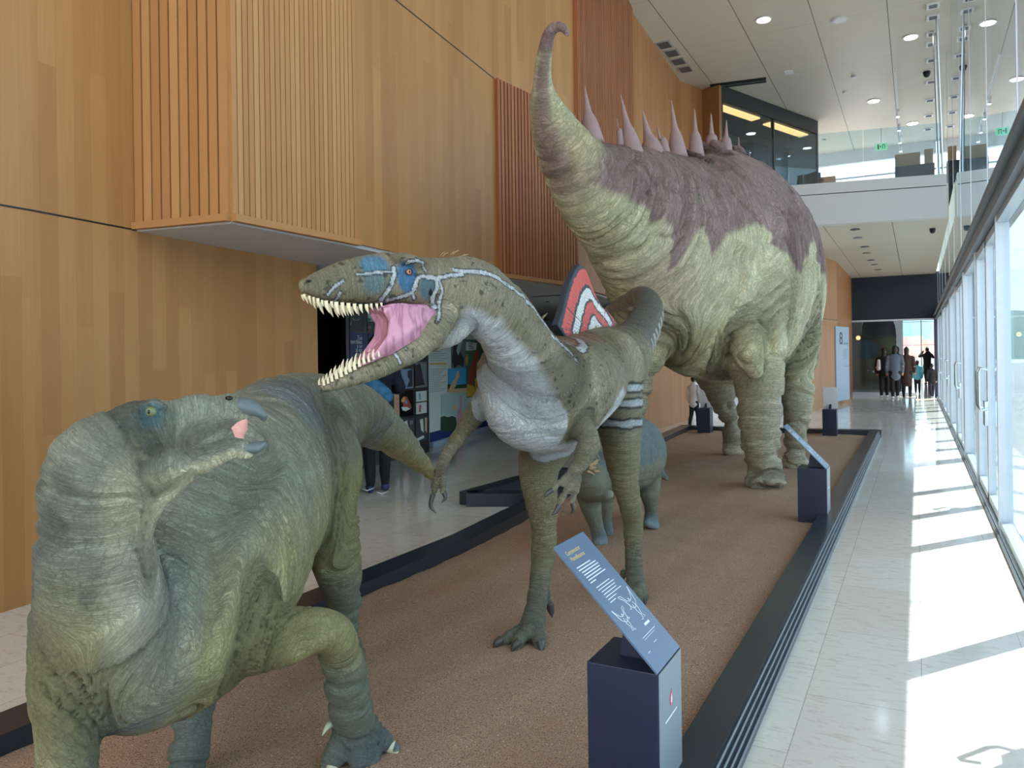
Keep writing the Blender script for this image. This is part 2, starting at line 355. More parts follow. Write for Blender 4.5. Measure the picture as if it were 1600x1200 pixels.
# projecting slatted box
BX0 = (-4.21, 3.82); BX1 = (-4.22, 5.19); B2 = (-4.46, 8.09); B3 = (-4.19, 9.9)
wall('wall_box_side', [A2, BX0], 2.5, ZC, 'slat'); slats('trim_5', A2, BX0, 2.52, ZC, 'slat', .078, .071, .02)
wall('wall_box_front', [BX0, BX1], 2.5, ZC, 'slat'); slats('trim_6', BX0, BX1, 2.52, ZC, 'slat', .052, .045, .018)
wall('wall_middle', [BX1, B2, B3], 2.5, ZC, 'wood', u0=3.1)
slats('trim_7', B2, B3, 2.5, 4.87, 'slat_red', .07, .046, .045)
seam('trim_8', [BX1, B2], 4.87)
D0 = B3; D1 = (-4.75, 14.2); D2 = (-4.95, 18.3); D3 = (-4.5, 19.4)
wall('wall_far_left', [D0, D1, D2], 2.5, ZC, 'wood_orange', u0=7); slats('trim_9', D0, (-4.75, 14.0), 4.2, ZC, 'slat_red', .085, .055, .06)
wall('wall_far_left_low', [(-4.72, 13.2), (-4.78, 18.2)], 0, 2.5, 'wood_orange', u0=2)
wall('wall_case_side', [D2, D3, (-4.4, 20.0)], 4.2, ZC, 'wood_orange')
# bottom lips of wooden volumes
for nm, pts in (('trim_10', [A2, BX0, BX1]), ('trim_11', [B2, B3])):
    b = MB()
    for (xa, ya), (xb, yb) in zip(pts, pts[1:]):
        L = math.hypot(xb-xa, yb-ya); nx, ny = (yb-ya)/L*.05, -(xb-xa)/L*.05
        b.prism([(xa+nx, ya+ny, 2.48), (xb+nx, yb+ny, 2.48), (xb+nx, yb+ny, 2.53), (xa+nx, ya+ny, 2.53)], (-nx*1.1, -ny*1.1, 0))
    b.build(nm, 'slat', kind='structure')
# soffit above the passage
b = MB(); sp_ = [A2, (-4.23, 3.84), (-4.25, 5.19), (-4.50, 8.09), (-4.23, 9.9), (-4.7, 13.3), (-4.78, 18.2), (-14, 18.2), (-14, 5.92), A3]
b.prism([(x, y, 2.47) for x, y in sp_], (0, 0, .03)); b.build('ceiling_passage', 'soffit', kind='structure')
B('wall_gallery_end', 'white_paint', -14, -4.75, 18.2, 18.35, 0, 2.47, kind='structure')
B('wall_gallery_far', 'dark_blue_wall', -14, -13.9, 5.92, 18.2, 0, 2.47, kind='structure')
wall('wall_gallery_near', [(-5.45, 5.92), (-13.9, 5.92)], 0, 2.47, 'black', thick=-.1)
B('ceiling', 'ceiling', -7, .75, -4, 27.5, ZC, ZC+.2, kind='structure')
# mezzanine
b = MB(); b.prism([(-4.6, 17.3, 4.2), (-2.4, 17.3, 4.2), (.6, 17.75, 4.2), (.6, 31, 4.2), (-4.6, 31, 4.2)], (0, 0, .7)); b.build('ceiling_lower', 'ceiling_low', kind='structure')
b = MB(); b.prism([(-4.9, 16.95, 4.18), (-2.34, 16.95, 4.18), (.56, 17.5, 4.18), (.56, 17.7, 4.18), (-2.4, 17.2, 4.18), (-4.9, 17.2, 4.18)], (0, 0, .62)); b.build('trim_12', 'fascia', kind='structure')
b = MB(); b.prism([(-4.9, 16.93, 4.815), (-2.34, 16.93, 4.815), (.56, 17.48, 4.815), (.56, 17.9, 4.815), (-2.4, 17.4, 4.815), (-4.9, 17.4, 4.815)], (0, 0, .22)); b.build('trim_13', 'fascia', kind='structure')
B('trim_14', 'white_paint', -4.9, .56, 17.6, 31, 4.9, 5.0, kind='structure')
# far wooden wall on the ground floor and end wall
wall('wall_far_wood', [(-2.62, 21.0), (-2.05, 24.3)], 0, 4.2, 'wood_orange'); seam('trim_15', [(-2.62, 21.0), (-2.05, 24.3)], 2.48)
wall('wall_far_wood_return', [(-2.05, 24.3), (-2.05, 30)], 0, 4.2, 'wood_orange')
wall('wall_far_wood_flank', [(-6, 21.0), (-2.62, 21.0)], 0, 4.2, 'white_paint')
B('wall_end', 'dark_blue_wall', -2.3, .7, 30, 30.2, 2.68, 4.2, kind='structure')
B('trim_16', 'alu', -2.1, .62, 29.95, 30, 2.62, 2.68, kind='structure'); B('trim_17', 'alu', -2.1, -.05, 29.95, 30.02, 0.0, .12, kind='structure')
# aquarium-like dark room behind the end glass
B('wall_dark_room', 'mural_brown', -7, -.5, 35, 35.1, 0, 4.2, kind='structure'); B('wall_dark_side', 'black', -.62, -.5, 33.5, 35.1, 0, 4.2, kind='structure')
B('ceiling_dark_room', 'black', -7, .7, 30.2, 44, 4.2, 4.3, kind='structure'); B('wall_dark_upper', 'black', -7, -.62, 34.8, 34.95, 2.1, 4.2, kind='structure')
B('wall_dark_left', 'black', -7.1, -7, 30, 44, 0, 4.2, kind='structure')
B('window_12', 'glass', -2.1, -.15, 30.02, 30.04, .12, 2.62, kind='structure')
B('trim_18', 'navy', .52, .62, 29.5, 30.1, 0, 2.7, kind='structure')
# picture window at the far end of the corridor
e = MB(); e.box(-2.6, 1.3, 45.0, 45.02, 0, 4.2); wd = e.build('window_13', 'glass', kind='structure')
b = MB()
for x in (-.9, .2, 1.25): b.box(x-.02, x+.02, 44.93, 44.99, 0, 4.2)
for z in (1.9, 3.1): b.box(-2.6, 1.3, 44.94, 44.98, z-.01, z+.01)
b.build('window_frame', 'alu_dark', wd)
B('wall_corridor_end_right', 'dark_blue_wall', 1.25, 1.4, 30, 45, 0, 4.2, kind='structure')
B('trim_19', 'marble', .6, 1.3, 30, 45, -.2, 0, kind='structure')
# upper floor end: wall, openings
B('wall_upper_end', 'white_paint', -3.4, .6, 27.3, 27.5, 7.7, ZC, kind='structure')
B('wall_upper_end_wood', 'wood_orange', -2.75, -2.3, 27.3, 27.45, 5.0, 7.35, kind='structure')
B('wall_upper_end_dark', 'black', -3.3, -2.75, 27.2, 27.4, 5.0, 7.5, kind='structure')
b = MB()
for z in (6.55, 6.75, 6.95, 7.2): b.box(-2.3, .6, 27.3, 27.36, z, z+.05)
b.build('trim_20', 'alu', kind='structure')
# glass facade -----------------------------------------------------------
XG = .6
b = MB(); b.box(XG-.06, XG+.16, -4, 30, 2.62, 2.74); b.box(XG-.10, XG+.1, -4, 30, 2.74, 2.80); b.box(XG-.02, XG+.2, -4, 30, 2.8, 2.98)
b.build('trim_1', 'alu_dark', kind='structure')
b = MB(); b.box(XG-.05, XG+.12, -4, 30, 0, .025); b.build('trim_2', 'alu_dark', kind='structure')
b = MB(); b.box(XG-.03, XG+.0, -4, 30, .025, .04); b.build('trim_21', 'steel', kind='structure')
cent = [-1.4, 3.7, 8.8, 13.9, 19.0, 24.1]
wn = 1; dn = 1
for c in cent:
    # fixed bay
    y0, y1 = c+1.32, c+3.78
    o = B('window_%d' % wn, 'glass', XG+.03, XG+.04, y0, y1, .04, 2.62, kind='structure')
    b = MB()
    for y in (y0, y1): b.box(XG-.02, XG+.08, y-.03, y+.03, .03, 2.62)
    b.box(XG-.01, XG+.07, y0, y1, .03, .10); b.box(XG-.01, XG+.07, y0, y1, 2.56, 2.62)
    b.build('window_frame', 'alu', o)
    if c > 8: b = MB(); b.box(XG-.03, XG+.14, y1-.20, y1-.06, .03, 2.62, .01); b.build('mullion_post', 'alu', o)
    wn += 1
    for s in (-1, 1):
        ya, yb = (c-1.28, c-.01) if s < 0 else (c+.01, c+1.28)
        o = B('door_%d' % dn, 'glass', XG+.03, XG+.042, ya+.05, yb-.05, .1, 2.55, kind='structure')
        b = MB(); b.box(XG, XG+.07, ya, ya+.055, .05, 2.6); b.box(XG, XG+.07, yb-.055, yb, .05, 2.6); b.box(XG, XG+.07, ya, yb, .05, .12); b.box(XG, XG+.07, ya, yb, 2.53, 2.6)
        b.build('door_frame', 'alu', o)
        yh = c+s*.12
        b = MB(); b.tube([(XG, yh, 1.32), (XG-.06, yh, 1.34), (XG-.075, yh, 1.3), (XG-.075, yh, .98), (XG-.06, yh, .93), (XG, yh, .95)], .014, 10)
        b.box(XG-.03, XG, c+s*.055-.035, c+s*.055+.035, .78, 1.02, .005)
        b.build('door_handle', 'steel', o, True)
        dn += 1
# upper glazing: panes 2.55 m wide with thin joints and vertical glass fins
for i in range(13):
    y0 = -3.9+i*2.6; y1 = y0+2.58
    if y1 > 30: break
    o = B('window_%d' % (20+i), 'glass_upper', XG+.05, XG+.06, y0, y1, 2.98, ZC, kind='structure')
    b = MB(); b.box(XG+.045, XG+.065, y1, y1+.02, 2.98, ZC); b.build('window_joint', 'alu', o)
    b = MB(); b.box(XG+.07, XG+.34, y1-.01, y1+.02, 2.98, ZC); b.build('glass_fin', 'glass', o)
# steel hangers where the mezzanine meets the glass
b = MB(); b.tube([(.5, 17.6, 5.0), (.42, 17.3, ZC)], .02, 8); b.tube([(.44, 17.8, 5.0), (.38, 18.0, ZC)], .02, 8); b.build('trim_22', 'steel', kind='structure')
# overhang added outside to block the sun from the upper glazing
B('ceiling_sun_blocker', 'white_paint', .75, 2.3, -6, 32, ZC, ZC+.25, kind='structure')
# ------------------------------------------------------------------ display bed
ZS = .05
kl = [(-3.0, -1.2), (-3.02, 5.05), (-3.25, 7.4), (-3.72, 11.9), (-3.95, 15.0)]
kr = [(-.76, 15.0), (-.76, -1.2)]
pit = empty('display_bed_kerb', (-2, 6, 0), 'dark blue-grey kerb framing the sand bed of the dinosaur display', 'kerb')
def strip(pts, off, z0, z1, name='kerb_run', m='kerb'):
    b = MB()
    for (p, q) in zip(pts, pts[1:]):
        b.prism([(p[0], p[1], z0), (q[0], q[1], z0), (q[0]+off[0], q[1]+off[1], z0), (p[0]+off[0], p[1]+off[1], z0)], (0, 0, z1-z0))
    return b.build(name, m, pit)
strip(kl, (-.2, 0), 0.001, .135)
b = MB(); b.prism([(-4.15, 14.85, .001), (-.57, 15.0, .001), (-.57, 15.2, .001), (-4.15, 15.05, .001)], (0, 0, .134)); b.build('kerb_run', 'kerb', pit)
b = MB(); b.box(-.76, -.62, -1.2, 15.0, .001, .135); b.build('kerb_run', 'kerb', pit)
b = MB(); b.box(-3.2, -.6, -1.4, -1.2, .001, .135); b.build('kerb_run', 'kerb', pit)
for k in range(4):
    b = MB(); b.box(-.62, -.61+.01*k, -1.4, 15.15, .001, .118-.027*k); o = b.build('kerb_step', 'kerb', pit)
    b = MB(); b.box(-.612+.01*k, -.606+.01*k, -1.4, 15.15, .118-.027*k, .121-.027*k); b.build('kerb_line', 'kerb_line', pit)
# angular kerb running off into the gallery floor
zb = empty('zigzag_kerb', (-3.8, 7, 0), 'black zigzag kerb bent across the marble floor beside the sand bed', 'kerb')
pts = [(-3.35, 7.1), (-4.1, 6.75), (-4.0, 8.6), (-3.75, 8.7)]
b = MB()
for p, q in zip(pts, pts[1:]):
    d = Vector((q[0]-p[0], q[1]-p[1], 0)).normalized(); n = Vector((-d.y, d.x, 0))*.1
    p = Vector((*p, .001)); q = Vector((*q, .001)); b.prism([p+n, q+n, q-n, p-n], (0, 0, .133))
b.build('kerb_run', 'kerb', zb)
# sand surface
bm = bmesh.new(); nx, ny = 60, 330
def pitx(y):
    for (a, c), (a2, c2) in zip(kl, kl[1:]):
        if c <= y <= c2: return a+(a2-a)*(y-c)/(c2-c)
    return kl[-1][0]
gr = []
for j in range(ny+1):
    y = -1.2+16.2*j/ny; xl = pitx(y)-.02
    rowv = []
    for i in range(nx+1):
        x = xl+(-.75-xl)*i/nx
        z = ZS+.010*math.sin(x*4.1+1.7*math.sin(y*1.3))*math.sin(y*2.3+x)+.006*math.sin(x*11+y*7.3)*math.cos(y*9-x*5)+random.uniform(-.002, .002)
        rowv.append(bm.verts.new((x, y, z)))
    gr.append(rowv)
for a, c in zip(gr, gr[1:]):
    for i in range(nx): bm.faces.new([a[i], a[i+1], c[i+1], c[i]])
bot = [bm.verts.new(p) for p in ((-.75, -1.2, .0), (-.75, 15, .0), (-3.95, 15, .0), (-3.0, -1.2, .0))]; bm.faces.new(bot)
me = bpy.data.meshes.new('sand'); bm.to_mesh(me); bm.free()
tag(link('sand', me, 'sand', smooth=True), 'reddish brown sand covering the long display bed', 'sand', kind='stuff')

# ------------------------------------------------------------------ organic builder
def catmull(P, n=7):
    P = np.array(P, float); out = []
    for i in range(len(P)-1):
        p0 = P[max(i-1, 0)]; p1 = P[i]; p2 = P[i+1]; p3 = P[min(i+2, len(P)-1)]
        for t in np.linspace(0, 1, n, endpoint=False):
            out.append(.5*((2*p1)+(-p0+p2)*t+(2*p0-5*p1+4*p2-p3)*t*t+(-p0+3*p1-3*p2+p3)*t**3))
    out.append(P[-1]); return np.array(out)
def vnoise(p):
    """value noise 3D, p (N,3)"""
    i = np.floor(p).astype(np.int64); f = p-i; f = f*f*(3-2*f)
    def h(a, b, c):
        n = (a*374761393+b*668265263+c*1274126177) & 0x7fffffff
        n = ((n ^ (n >> 13))*1274126177) & 0x7fffffff
        return ((n ^ (n >> 16)) & 0xffff)/65535.
    r = 0
    for a in (0, 1):
        for b in (0, 1):
            for c in (0, 1):
                r = r+h(i[:, 0]+a, i[:, 1]+b, i[:, 2]+c)*(f[:, 0] if a else 1-f[:, 0])*(f[:, 1] if b else 1-f[:, 1])*(f[:, 2] if c else 1-f[:, 2])
    return r
def fnoise(p, o=3):
    r = 0; a = .5; s = 0
    for k in range(o): r = r+a*vnoise(p*2**k+17*k); s += a; a *= .5
    return r/s
def sst(a, b, x): t = np.clip((x-a)/(b-a), 0, 1); return t*t*(3-2*t)
class Body:
    """chains of (x,y,z,rl,rh): ring half-width across (rl) and in the 'up' direction (rh)"""
    def __init__(s): s.b = bmesh.new(); s.S = []; s.nc = 0
    def chain(s, nodes, up=(0, 0, 1), tagn=0, s0=0., n=7, seg=20):
        Q = catmull([list(x) for x in nodes], n); Q[:, 3:] = np.maximum(Q[:, 3:], .002)
        side = None; arc = s0; rings = []; upv = np.array(up, float)
        P = Q[:, :3]; T = np.gradient(P, axis=0); T /= np.linalg.norm(T, axis=1)[:, None]+1e-9
        ext = [(0, -1), (-1, 1)]
        fr = []
        for i in range(len(Q)):
            if i: arc += np.linalg.norm(P[i]-P[i-1])
            sd = np.cross(T[i], upv)
            if np.linalg.norm(sd) < .25 and side is not None: sd = side-T[i]*np.dot(side, T[i])
            if side is not None and np.dot(sd, side) < 0: sd = -sd
            side = sd/(np.linalg.norm(sd)+1e-9); u = np.cross(side, T[i]); 
            if side is not None and np.dot(u, upv) < 0 and np.linalg.norm(np.cross(T[i], upv)) > .25: u = -u
            fr.append((P[i], side, u, Q[i, 3], Q[i, 4], arc)); s.S.append([*P[i], *side, *u, Q[i, 3], Q[i, 4], arc, tagn])
        def ring(p, sd, u, a, c): return [s.b.verts.new(tuple(p+a*math.cos(k)*sd+c*math.sin(k)*u)) for k in np.linspace(0, 2*PI, seg, endpoint=False)]
        f0 = fr[0]; f1 = fr[-1]; R_ = []
        for an in (80, 60, 38, 18):
            R_.append(ring(f0[0]-T[0]*math.sin(math.radians(an))*min(f0[3], f0[4]), f0[1], f0[2], f0[3]*math.cos(math.radians(an)), f0[4]*math.cos(math.radians(an))))
        for g in fr: R_.append(ring(g[0], g[1], g[2], g[3], g[4]))
        for an in (18, 38, 60, 80):
            R_.append(ring(f1[0]+T[-1]*math.sin(math.radians(an))*min(f1[3], f1[4]), f1[1], f1[2], f1[3]*math.cos(math.radians(an)), f1[4]*math.cos(math.radians(an))))
        for a, c in zip(R_, R_[1:]):
            sn = 1 if np.dot(np.cross(fr[0][1], fr[0][2]), T[0]) > 0 else 0
            for k in range(seg): s.b.faces.new([a[k], a[(k+1) % seg], c[(k+1) % seg], c[k]])
        s.b.faces.new(list(reversed(R_[0]))); s.b.faces.new(R_[-1])
        return arc
    def px(s, nodes, up=(0, 0, 1), **k):
        """nodes (px,py,depth,rl_px,rh_px)"""
        out = []
        for q in nodes:
            p = W(q[0], q[1], q[2]); rl = q[3]*q[2]/FX; rh = (q[4] if len(q) > 4 else q[3])*q[2]/FX
            out.append([*p, rl, rh])
        return s.chain(out, up, **k)
    def finish(s, name, voxel, m, parent, paint, disp=None, smooth=6, minz=None, arck=None):
        bmesh.ops.recalc_face_normals(s.b, faces=s.b.faces)
        me = bpy.data.meshes.new('tmp'); s.b.to_mesh(me); s.b.free()
        o = bpy.data.objects.new('tmp', me); COL.objects.link(o)
        md = o.modifiers.new('r', 'REMESH'); md.mode = 'VOXEL'; md.voxel_size = voxel; md.adaptivity = 0
        sm = o.modifiers.new('s', 'SMOOTH'); sm.factor = .5; sm.iterations = smooth
        bpy.context.view_layer.update()
        m2 = bpy.data.meshes.new_from_object(o.evaluated_get(bpy.context.evaluated_depsgraph_get()))
        bpy.data.objects.remove(o); m2.name = name
        N = len(m2.vertices); co = np.empty(N*3, np.float32); m2.vertices.foreach_get('co', co); co = co.reshape(-1, 3).astype(float)
        no = np.empty(N*3, np.float32); m2.vertex_normals.foreach_get('vector', no); no = no.reshape(-1, 3).astype(float)
        Sm = np.array(s.S)
        v = np.empty(N); lat = np.empty(N); arc = np.empty(N); tg = np.empty(N); inv = 1/np.maximum(Sm[:, 9:11], .004)
        for a in range(0, N, 20000):
            d = co[a:a+20000, None, :]-Sm[None, :, :3]
            la = np.einsum('ijk,jk->ij', d, Sm[:, 3:6])*inv[:, 0]; vv = np.einsum('ijk,jk->ij', d, Sm[:, 6:9])*inv[:, 1]
            dist = np.sqrt((d**2).sum(2))
            sc_ = dist/np.maximum(Sm[:, 9], Sm[:, 10])[None]+dist*.6/voxel*.01
            k = np.argmin(sc_, 1); ar = np.arange(len(k))
            wts = np.exp(-((sc_-sc_[ar, k][:, None])*9)); wts /= wts.sum(1)[:, None]
            v[a:a+20000] = vv[ar, k]; lat[a:a+20000] = la[ar, k]; tg[a:a+20000] = Sm[k, 12]
            arc[a:a+20000] = (wts*Sm[:, 11]).sum(1)
        D = dict(co=co, no=no, v=v, lat=lat, arc=arc, tag=tg)
        if disp is not None:
            dd = disp(D); co2 = co+no*dd[:, None]
            if minz is not None: co2[:, 2] = np.maximum(co2[:, 2], minz)
            m2.vertices.foreach_set('co', co2.astype(np.float32).ravel())
        c = np.clip(paint(D), 0, 1)
        at = m2.color_attributes.new('paint', 'FLOAT_COLOR', 'POINT')
        at.data.foreach_set('color', np.hstack([c, np.ones((N, 1))]).astype(np.float32).ravel())
        aa = m2.attributes.new('arc', 'FLOAT', 'POINT'); aa.data.foreach_set('value', (arc if arck is None else arc*np.array([arck.get(int(x), 1.) for x in tg])).astype(np.float32))
        m2.materials.clear(); m2.update()
        return link(name, m2, m, parent, True)
def wrinkle(D, amp, f1, f2, thr=.1):
    n = fnoise(np.stack([D['arc']*f1, D['co'][:, 0]*f2, D['co'][:, 2]*f2+D['co'][:, 1]*f2], 1), 3)
    return -amp*np.maximum(0, 1-np.abs(n-.5)/thr)
def mixc(a, b, t): return a*(1-t[:, None])+np.array(b)[None]*t[:, None]
def full(D, c): return np.tile(np.array(c, float), (len(D['v']), 1))
def cone(pts, rads, name, m, parent, n=10, flat=1., up=(0, 0, 1)):
    Q = catmull([[*p, r] for p, r in zip(pts, rads)], 5)
    b = MB(); b.tube(Q[:, :3], np.maximum(Q[:, 3], .0006), n, flat=flat, up=up)
    return b.build(name, m, parent, True)
# ------------------------------------------------------------------ ORNITHOPOD (nearest)
fw = F
od = empty('ornithopod_dinosaur', (-2.2, 2.2, ZS), 'nearest, bulky grey-green beaked dinosaur with its head turned back over its shoulder', 'dinosaur')
o = Body()
o.px([(690, 757, 5.9, 6), (662, 728, 5.7, 14), (625, 692, 5.5, 25, 27), (585, 662, 5.2, 38, 40), (545, 645, 4.9, 52, 52), (500, 655, 4.4, 75, 72), (450, 690, 3.9, 98, 108),
      (395, 775, 3.3, 120, 160), (335, 865, 2.8, 136, 198), (270, 940, 2.4, 134, 188), (215, 985, 2.16, 122, 150), (178, 1005, 2.03, 100, 132)], tagn=0, s0=0)
o.px([(340, 745, 2.8, 90, 100), (292, 815, 2.45, 84, 92), (258, 900, 2.24, 92, 108), (228, 990, 2.12, 100, 118)], tagn=0, s0=3)
a0 = o.px([(250, 1040, 2.3, 90, 90), (200, 1040, 2.08, 100, 100), (168, 985, 1.98, 98, 104), (152, 880, 1.91, 85, 92), (147, 790, 1.88, 77, 86), (155, 725, 1.86, 72, 80), (182, 688, 1.87, 54, 56), (212, 676, 1.9, 36, 38)], up=tuple(R*-1+F*.3), tagn=1, s0=3)
# head
o.px([(185, 690, 1.88, 50, 52), (225, 672, 1.9, 44, 50), (265, 664, 1.93, 36, 44), (305, 656, 1.96, 28, 42), (340, 647, 1.99, 24, 36), (364, 642, 2.01, 20, 30), (382, 643, 2.02, 16, 18)], tagn=2, s0=5)
o.px([(205, 720, 1.9, 44, 45), (245, 725, 1.93, 34, 42), (285, 722, 1.95, 26, 36), (325, 708, 1.98, 22, 29), (358, 700, 2.0, 19, 22), (384, 703, 2.02, 16, 17)], tagn=3, s0=5)
o.px([(300, 680, 1.96, 26, 38), (330, 675, 1.98, 23, 32), (352, 670, 2.0, 19, 26)], tagn=2, s0=5.6)
# brow ridge over the eye
o.px([(215, 636, 1.875, 8, 8), (235, 630, 1.87, 10, 8), (256, 636, 1.88, 8, 7)], tagn=2, s0=5)
# throat fold down to the chest
o.px([(300, 745, 1.93, 10, 8), (262, 775, 1.9, 15, 12), (235, 805, 1.88, 18, 14), (222, 850, 1.88, 18, 14), (215, 930, 1.9, 18, 16)], tagn=4, s0=4)
# fore limb on the right of the picture
o.px([(330, 950, 2.45, 95, 90), (385, 985, 2.45, 72, 70), (440, 992, 2.5, 50, 50), (490, 985, 2.57, 36, 40), (520, 993, 2.62, 34, 34), (534, 1030, 2.68, 35, 33), (543, 1075, 2.73, 36, 33), (550, 1120, 2.79, 34, 32), (560, 1148, 2.82, 36, 26)], up=tuple(fw), tagn=5, s0=1)
for f in ([(545, 1140, 2.8, 22), (528, 1168, 2.76, 20), (516, 1200, 2.73, 17)], [(556, 1145, 2.8, 17), (560, 1180, 2.75, 17), (562, 1218, 2.72, 14)], [(575, 1150, 2.82, 14), (582, 1180, 2.79, 14), (588, 1208, 2.76, 12)],
          [(575, 1130, 2.84, 16), (598, 1155, 2.84, 15), (617, 1170, 2.84, 12)], [(585, 1125, 2.9, 10), (592, 1142, 2.92, 9)]):
    o.px(f, up=(0, 0, 1), tagn=5, s0=2.2)
# other fore limb, left edge of the picture
o.px([(140, 985, 2.0, 90, 100), (112, 1060, 1.95, 60, 75), (106, 1140, 1.93, 48, 52), (106, 1230, 1.93, 44, 46), (112, 1330, 1.95, 42, 40), (120, 1410, 1.97, 40, 36), (128, 1440, 1.98, 42, 30)], up=tuple(fw), tagn=5, s0=1)
for f in ([(110, 1440, 1.98, 24), (95, 1465, 1.97, 20)], [(132, 1440, 1.97, 22), (135, 1480, 1.95, 18)], [(150, 1435, 1.99, 22), (170, 1460, 2.0, 17)]):
    o.px(f, tagn=5, s0=2.2)
# hind limbs
o.px([(455, 690, 3.9, 80, 90), (497, 725, 3.66, 70, 84), (512, 790, 3.62, 50, 62), (523, 860, 3.64, 41, 50), (536, 920, 3.72, 31, 38), (541, 965, 3.76, 23, 25), (547, 1005, 3.78, 19, 20), (553, 1030, 3.72, 22, 16), (560, 1046, 3.62, 24, 10)], up=tuple(fw), tagn=6, s0=1)
o.px([(380, 760, 3.75, 80, 90), (350, 900, 3.4, 60, 75), (325, 1010, 3.0, 42, 50), (303, 1100, 2.8, 33, 36), (296, 1160, 2.72, 32, 32), (292, 1215, 2.68, 34, 30), (290, 1235, 2.63, 40, 20)], up=tuple(fw), tagn=7, s0=1)
def od_disp(D):
    d = wrinkle(D, .016, 7.5, 1.5, .07)+wrinkle(D, .006, 22, 4, .10)
    co = D['co']; ch = sst(.5, 0, np.abs(D['tag']-0))
    # long soft folds running down the flank
    n = fnoise(np.stack([D['arc']*5.5, co[:, 2]*1.2, co[:, 0]*.5], 1), 2)
    d = d*np.where((D['tag'] == 3) | (D['tag'] == 4), .4, 1)*np.where((D['tag'] >= 5) & (D['arc'] < 1.45), .3, 1)*np.where((D['tag'] == 1) & (D['arc'] > 3.9), .6, 1)
    d = d*np.where(D['tag'] == 2, .45, np.where(co[:, 2] < .95, np.where(D['tag'] <= 1, .5, 1), 1))
    return d-.018*ch*np.maximum(0, 1-np.abs(n-.5)/.07)
def od_paint(D):
    co, v, tg = D['co'], D['v'], D['tag']
    blue = np.array(lin((168, 170, 150))); olive = np.array(lin((194, 184, 128))); pale = np.array(lin((236, 226, 190)))
    n = fnoise(co*3.5, 3)
    c = full(D, blue)
    zz = co[:, 2]
    low = sst(1.12, .68, zz+.3*(n-.5))
    c = mixc(c, olive, .8*low*(tg != 7))
    c = mixc(c, lin((138, 132, 116)), .6*sst(1.38, 1.5, zz+.1*(n-.5))*(tg == 2)+.4*sst(1.3, 1.45, zz)*(tg == 0))
    leg = (tg == 5) | (tg == 6) | (tg == 7)
    c = mixc(c, lin((150, 164, 156)), .7*leg*sst(.62, .35, zz))
    c = mixc(c, olive, .7*(tg == 6)*sst(.5, .9, zz)*sst(1.1, .95, zz)+.75*(tg == 5)*sst(.38, .6, zz+.15*(n-.5)))
    c = mixc(c, olive, .75*(tg == 0)*sst(.1, -.6, v+.4*(n-.5))*sst(1.6, .4, D['arc']))     # tail underside
    c = mixc(c, lin((108, 116, 104)), .6*((tg == 2) | (tg == 1))*sst(.42, .6, fnoise(co*9+3, 3)))
    # throat: pale stripe under the jaw and down the front of the neck
    c = mixc(c, pale, np.where(tg == 4, .9, 0))
    c = mixc(c, pale, 1.*(tg == 3)*sst(.1, -.5, v+.3*(n-.5)))
    c = mixc(c, pale, .85*(tg == 1)*sst(-.55, -.9, v+.3*(n-.5)))
    c = mixc(c, lin((136, 150, 166)), .5*sst(.55, .75, fnoise(co*2.3+9, 2)))
    ec = W(237, 644, 1.84); d = np.linalg.norm(co-ec, axis=1)
    c = mixc(c, lin((96, 138, 150)), .8*sst(.055, .02, d))
    return c
o.finish('body', .0085, 'skin_orni', od, od_paint, od_disp, 14, minz=.02, arck={0: .25, 1: .6, 2: .3, 3: .3})
for p, r, m, nm in ((W(236, 643, 1.838), .0125, 'eye_green', 'eye'),):
    b = MB(); b.ball(p, r, 20); e = b.build('eye', m, od, True)
    b = MB(); b.ball(np.array(p)-F*.0095, .0055, 14, (.8, .8, 1)); b.build('pupil', 'pupil', e, True)
b = MB(); b.ball(W(236, 643, 1.84)+F*.34, .0125, 16); b.build('eye', 'eye_green', od, True)
# beak halves: broad curved shells
def beak(nodes, name):
    q = Body(); q.px(nodes, tagn=0)
    return q.finish(name, .004, 'beak', od, lambda D: full(D, (.1, .15, .18)), None, 3)
beak([(378, 634, 2.015, 17, 15), (396, 638, 2.02, 16, 13), (408, 647, 2.025, 12, 8), (412, 655, 2.03, 6, 4)], 'upper_beak')
beak([(386, 700, 2.02, 15, 9), (400, 699, 2.025, 14, 10), (411, 694, 2.03, 9, 6)], 'lower_beak')
q = Body(); q.px([(350, 668, 2.0, 15, 22), (368, 668, 2.01, 14, 20), (380, 655, 2.02, 12, 8)], tagn=0); q.px([(362, 685, 2.01, 13, 10), (380, 690, 2.02, 12, 5)], tagn=0)
q.finish('mouth_lining', .004, 'mouth_rose', od, lambda D: full(D, (.5, .3, .3)), None, 3)
b = MB(); b.ball(W(358, 622, 1.972), .009, 12, (1.3, 1, .7)); b.build('nostril', 'pupil', od, True)
cone([W(520, 1130, 2.76), W(512, 1135, 2.73), W(503, 1150, 2.7)], [.013, .011, .001], 'thumb_spike', 'claw_pale', od)
for p, q_ in (((519, 1198, 2.72), (514, 1214, 2.7)), ((610, 1166, 2.84), (622, 1177, 2.83))):
    cone([W(*p), W(*q_)], [.026, .008], 'hoof_claw', 'claw_pale', od)

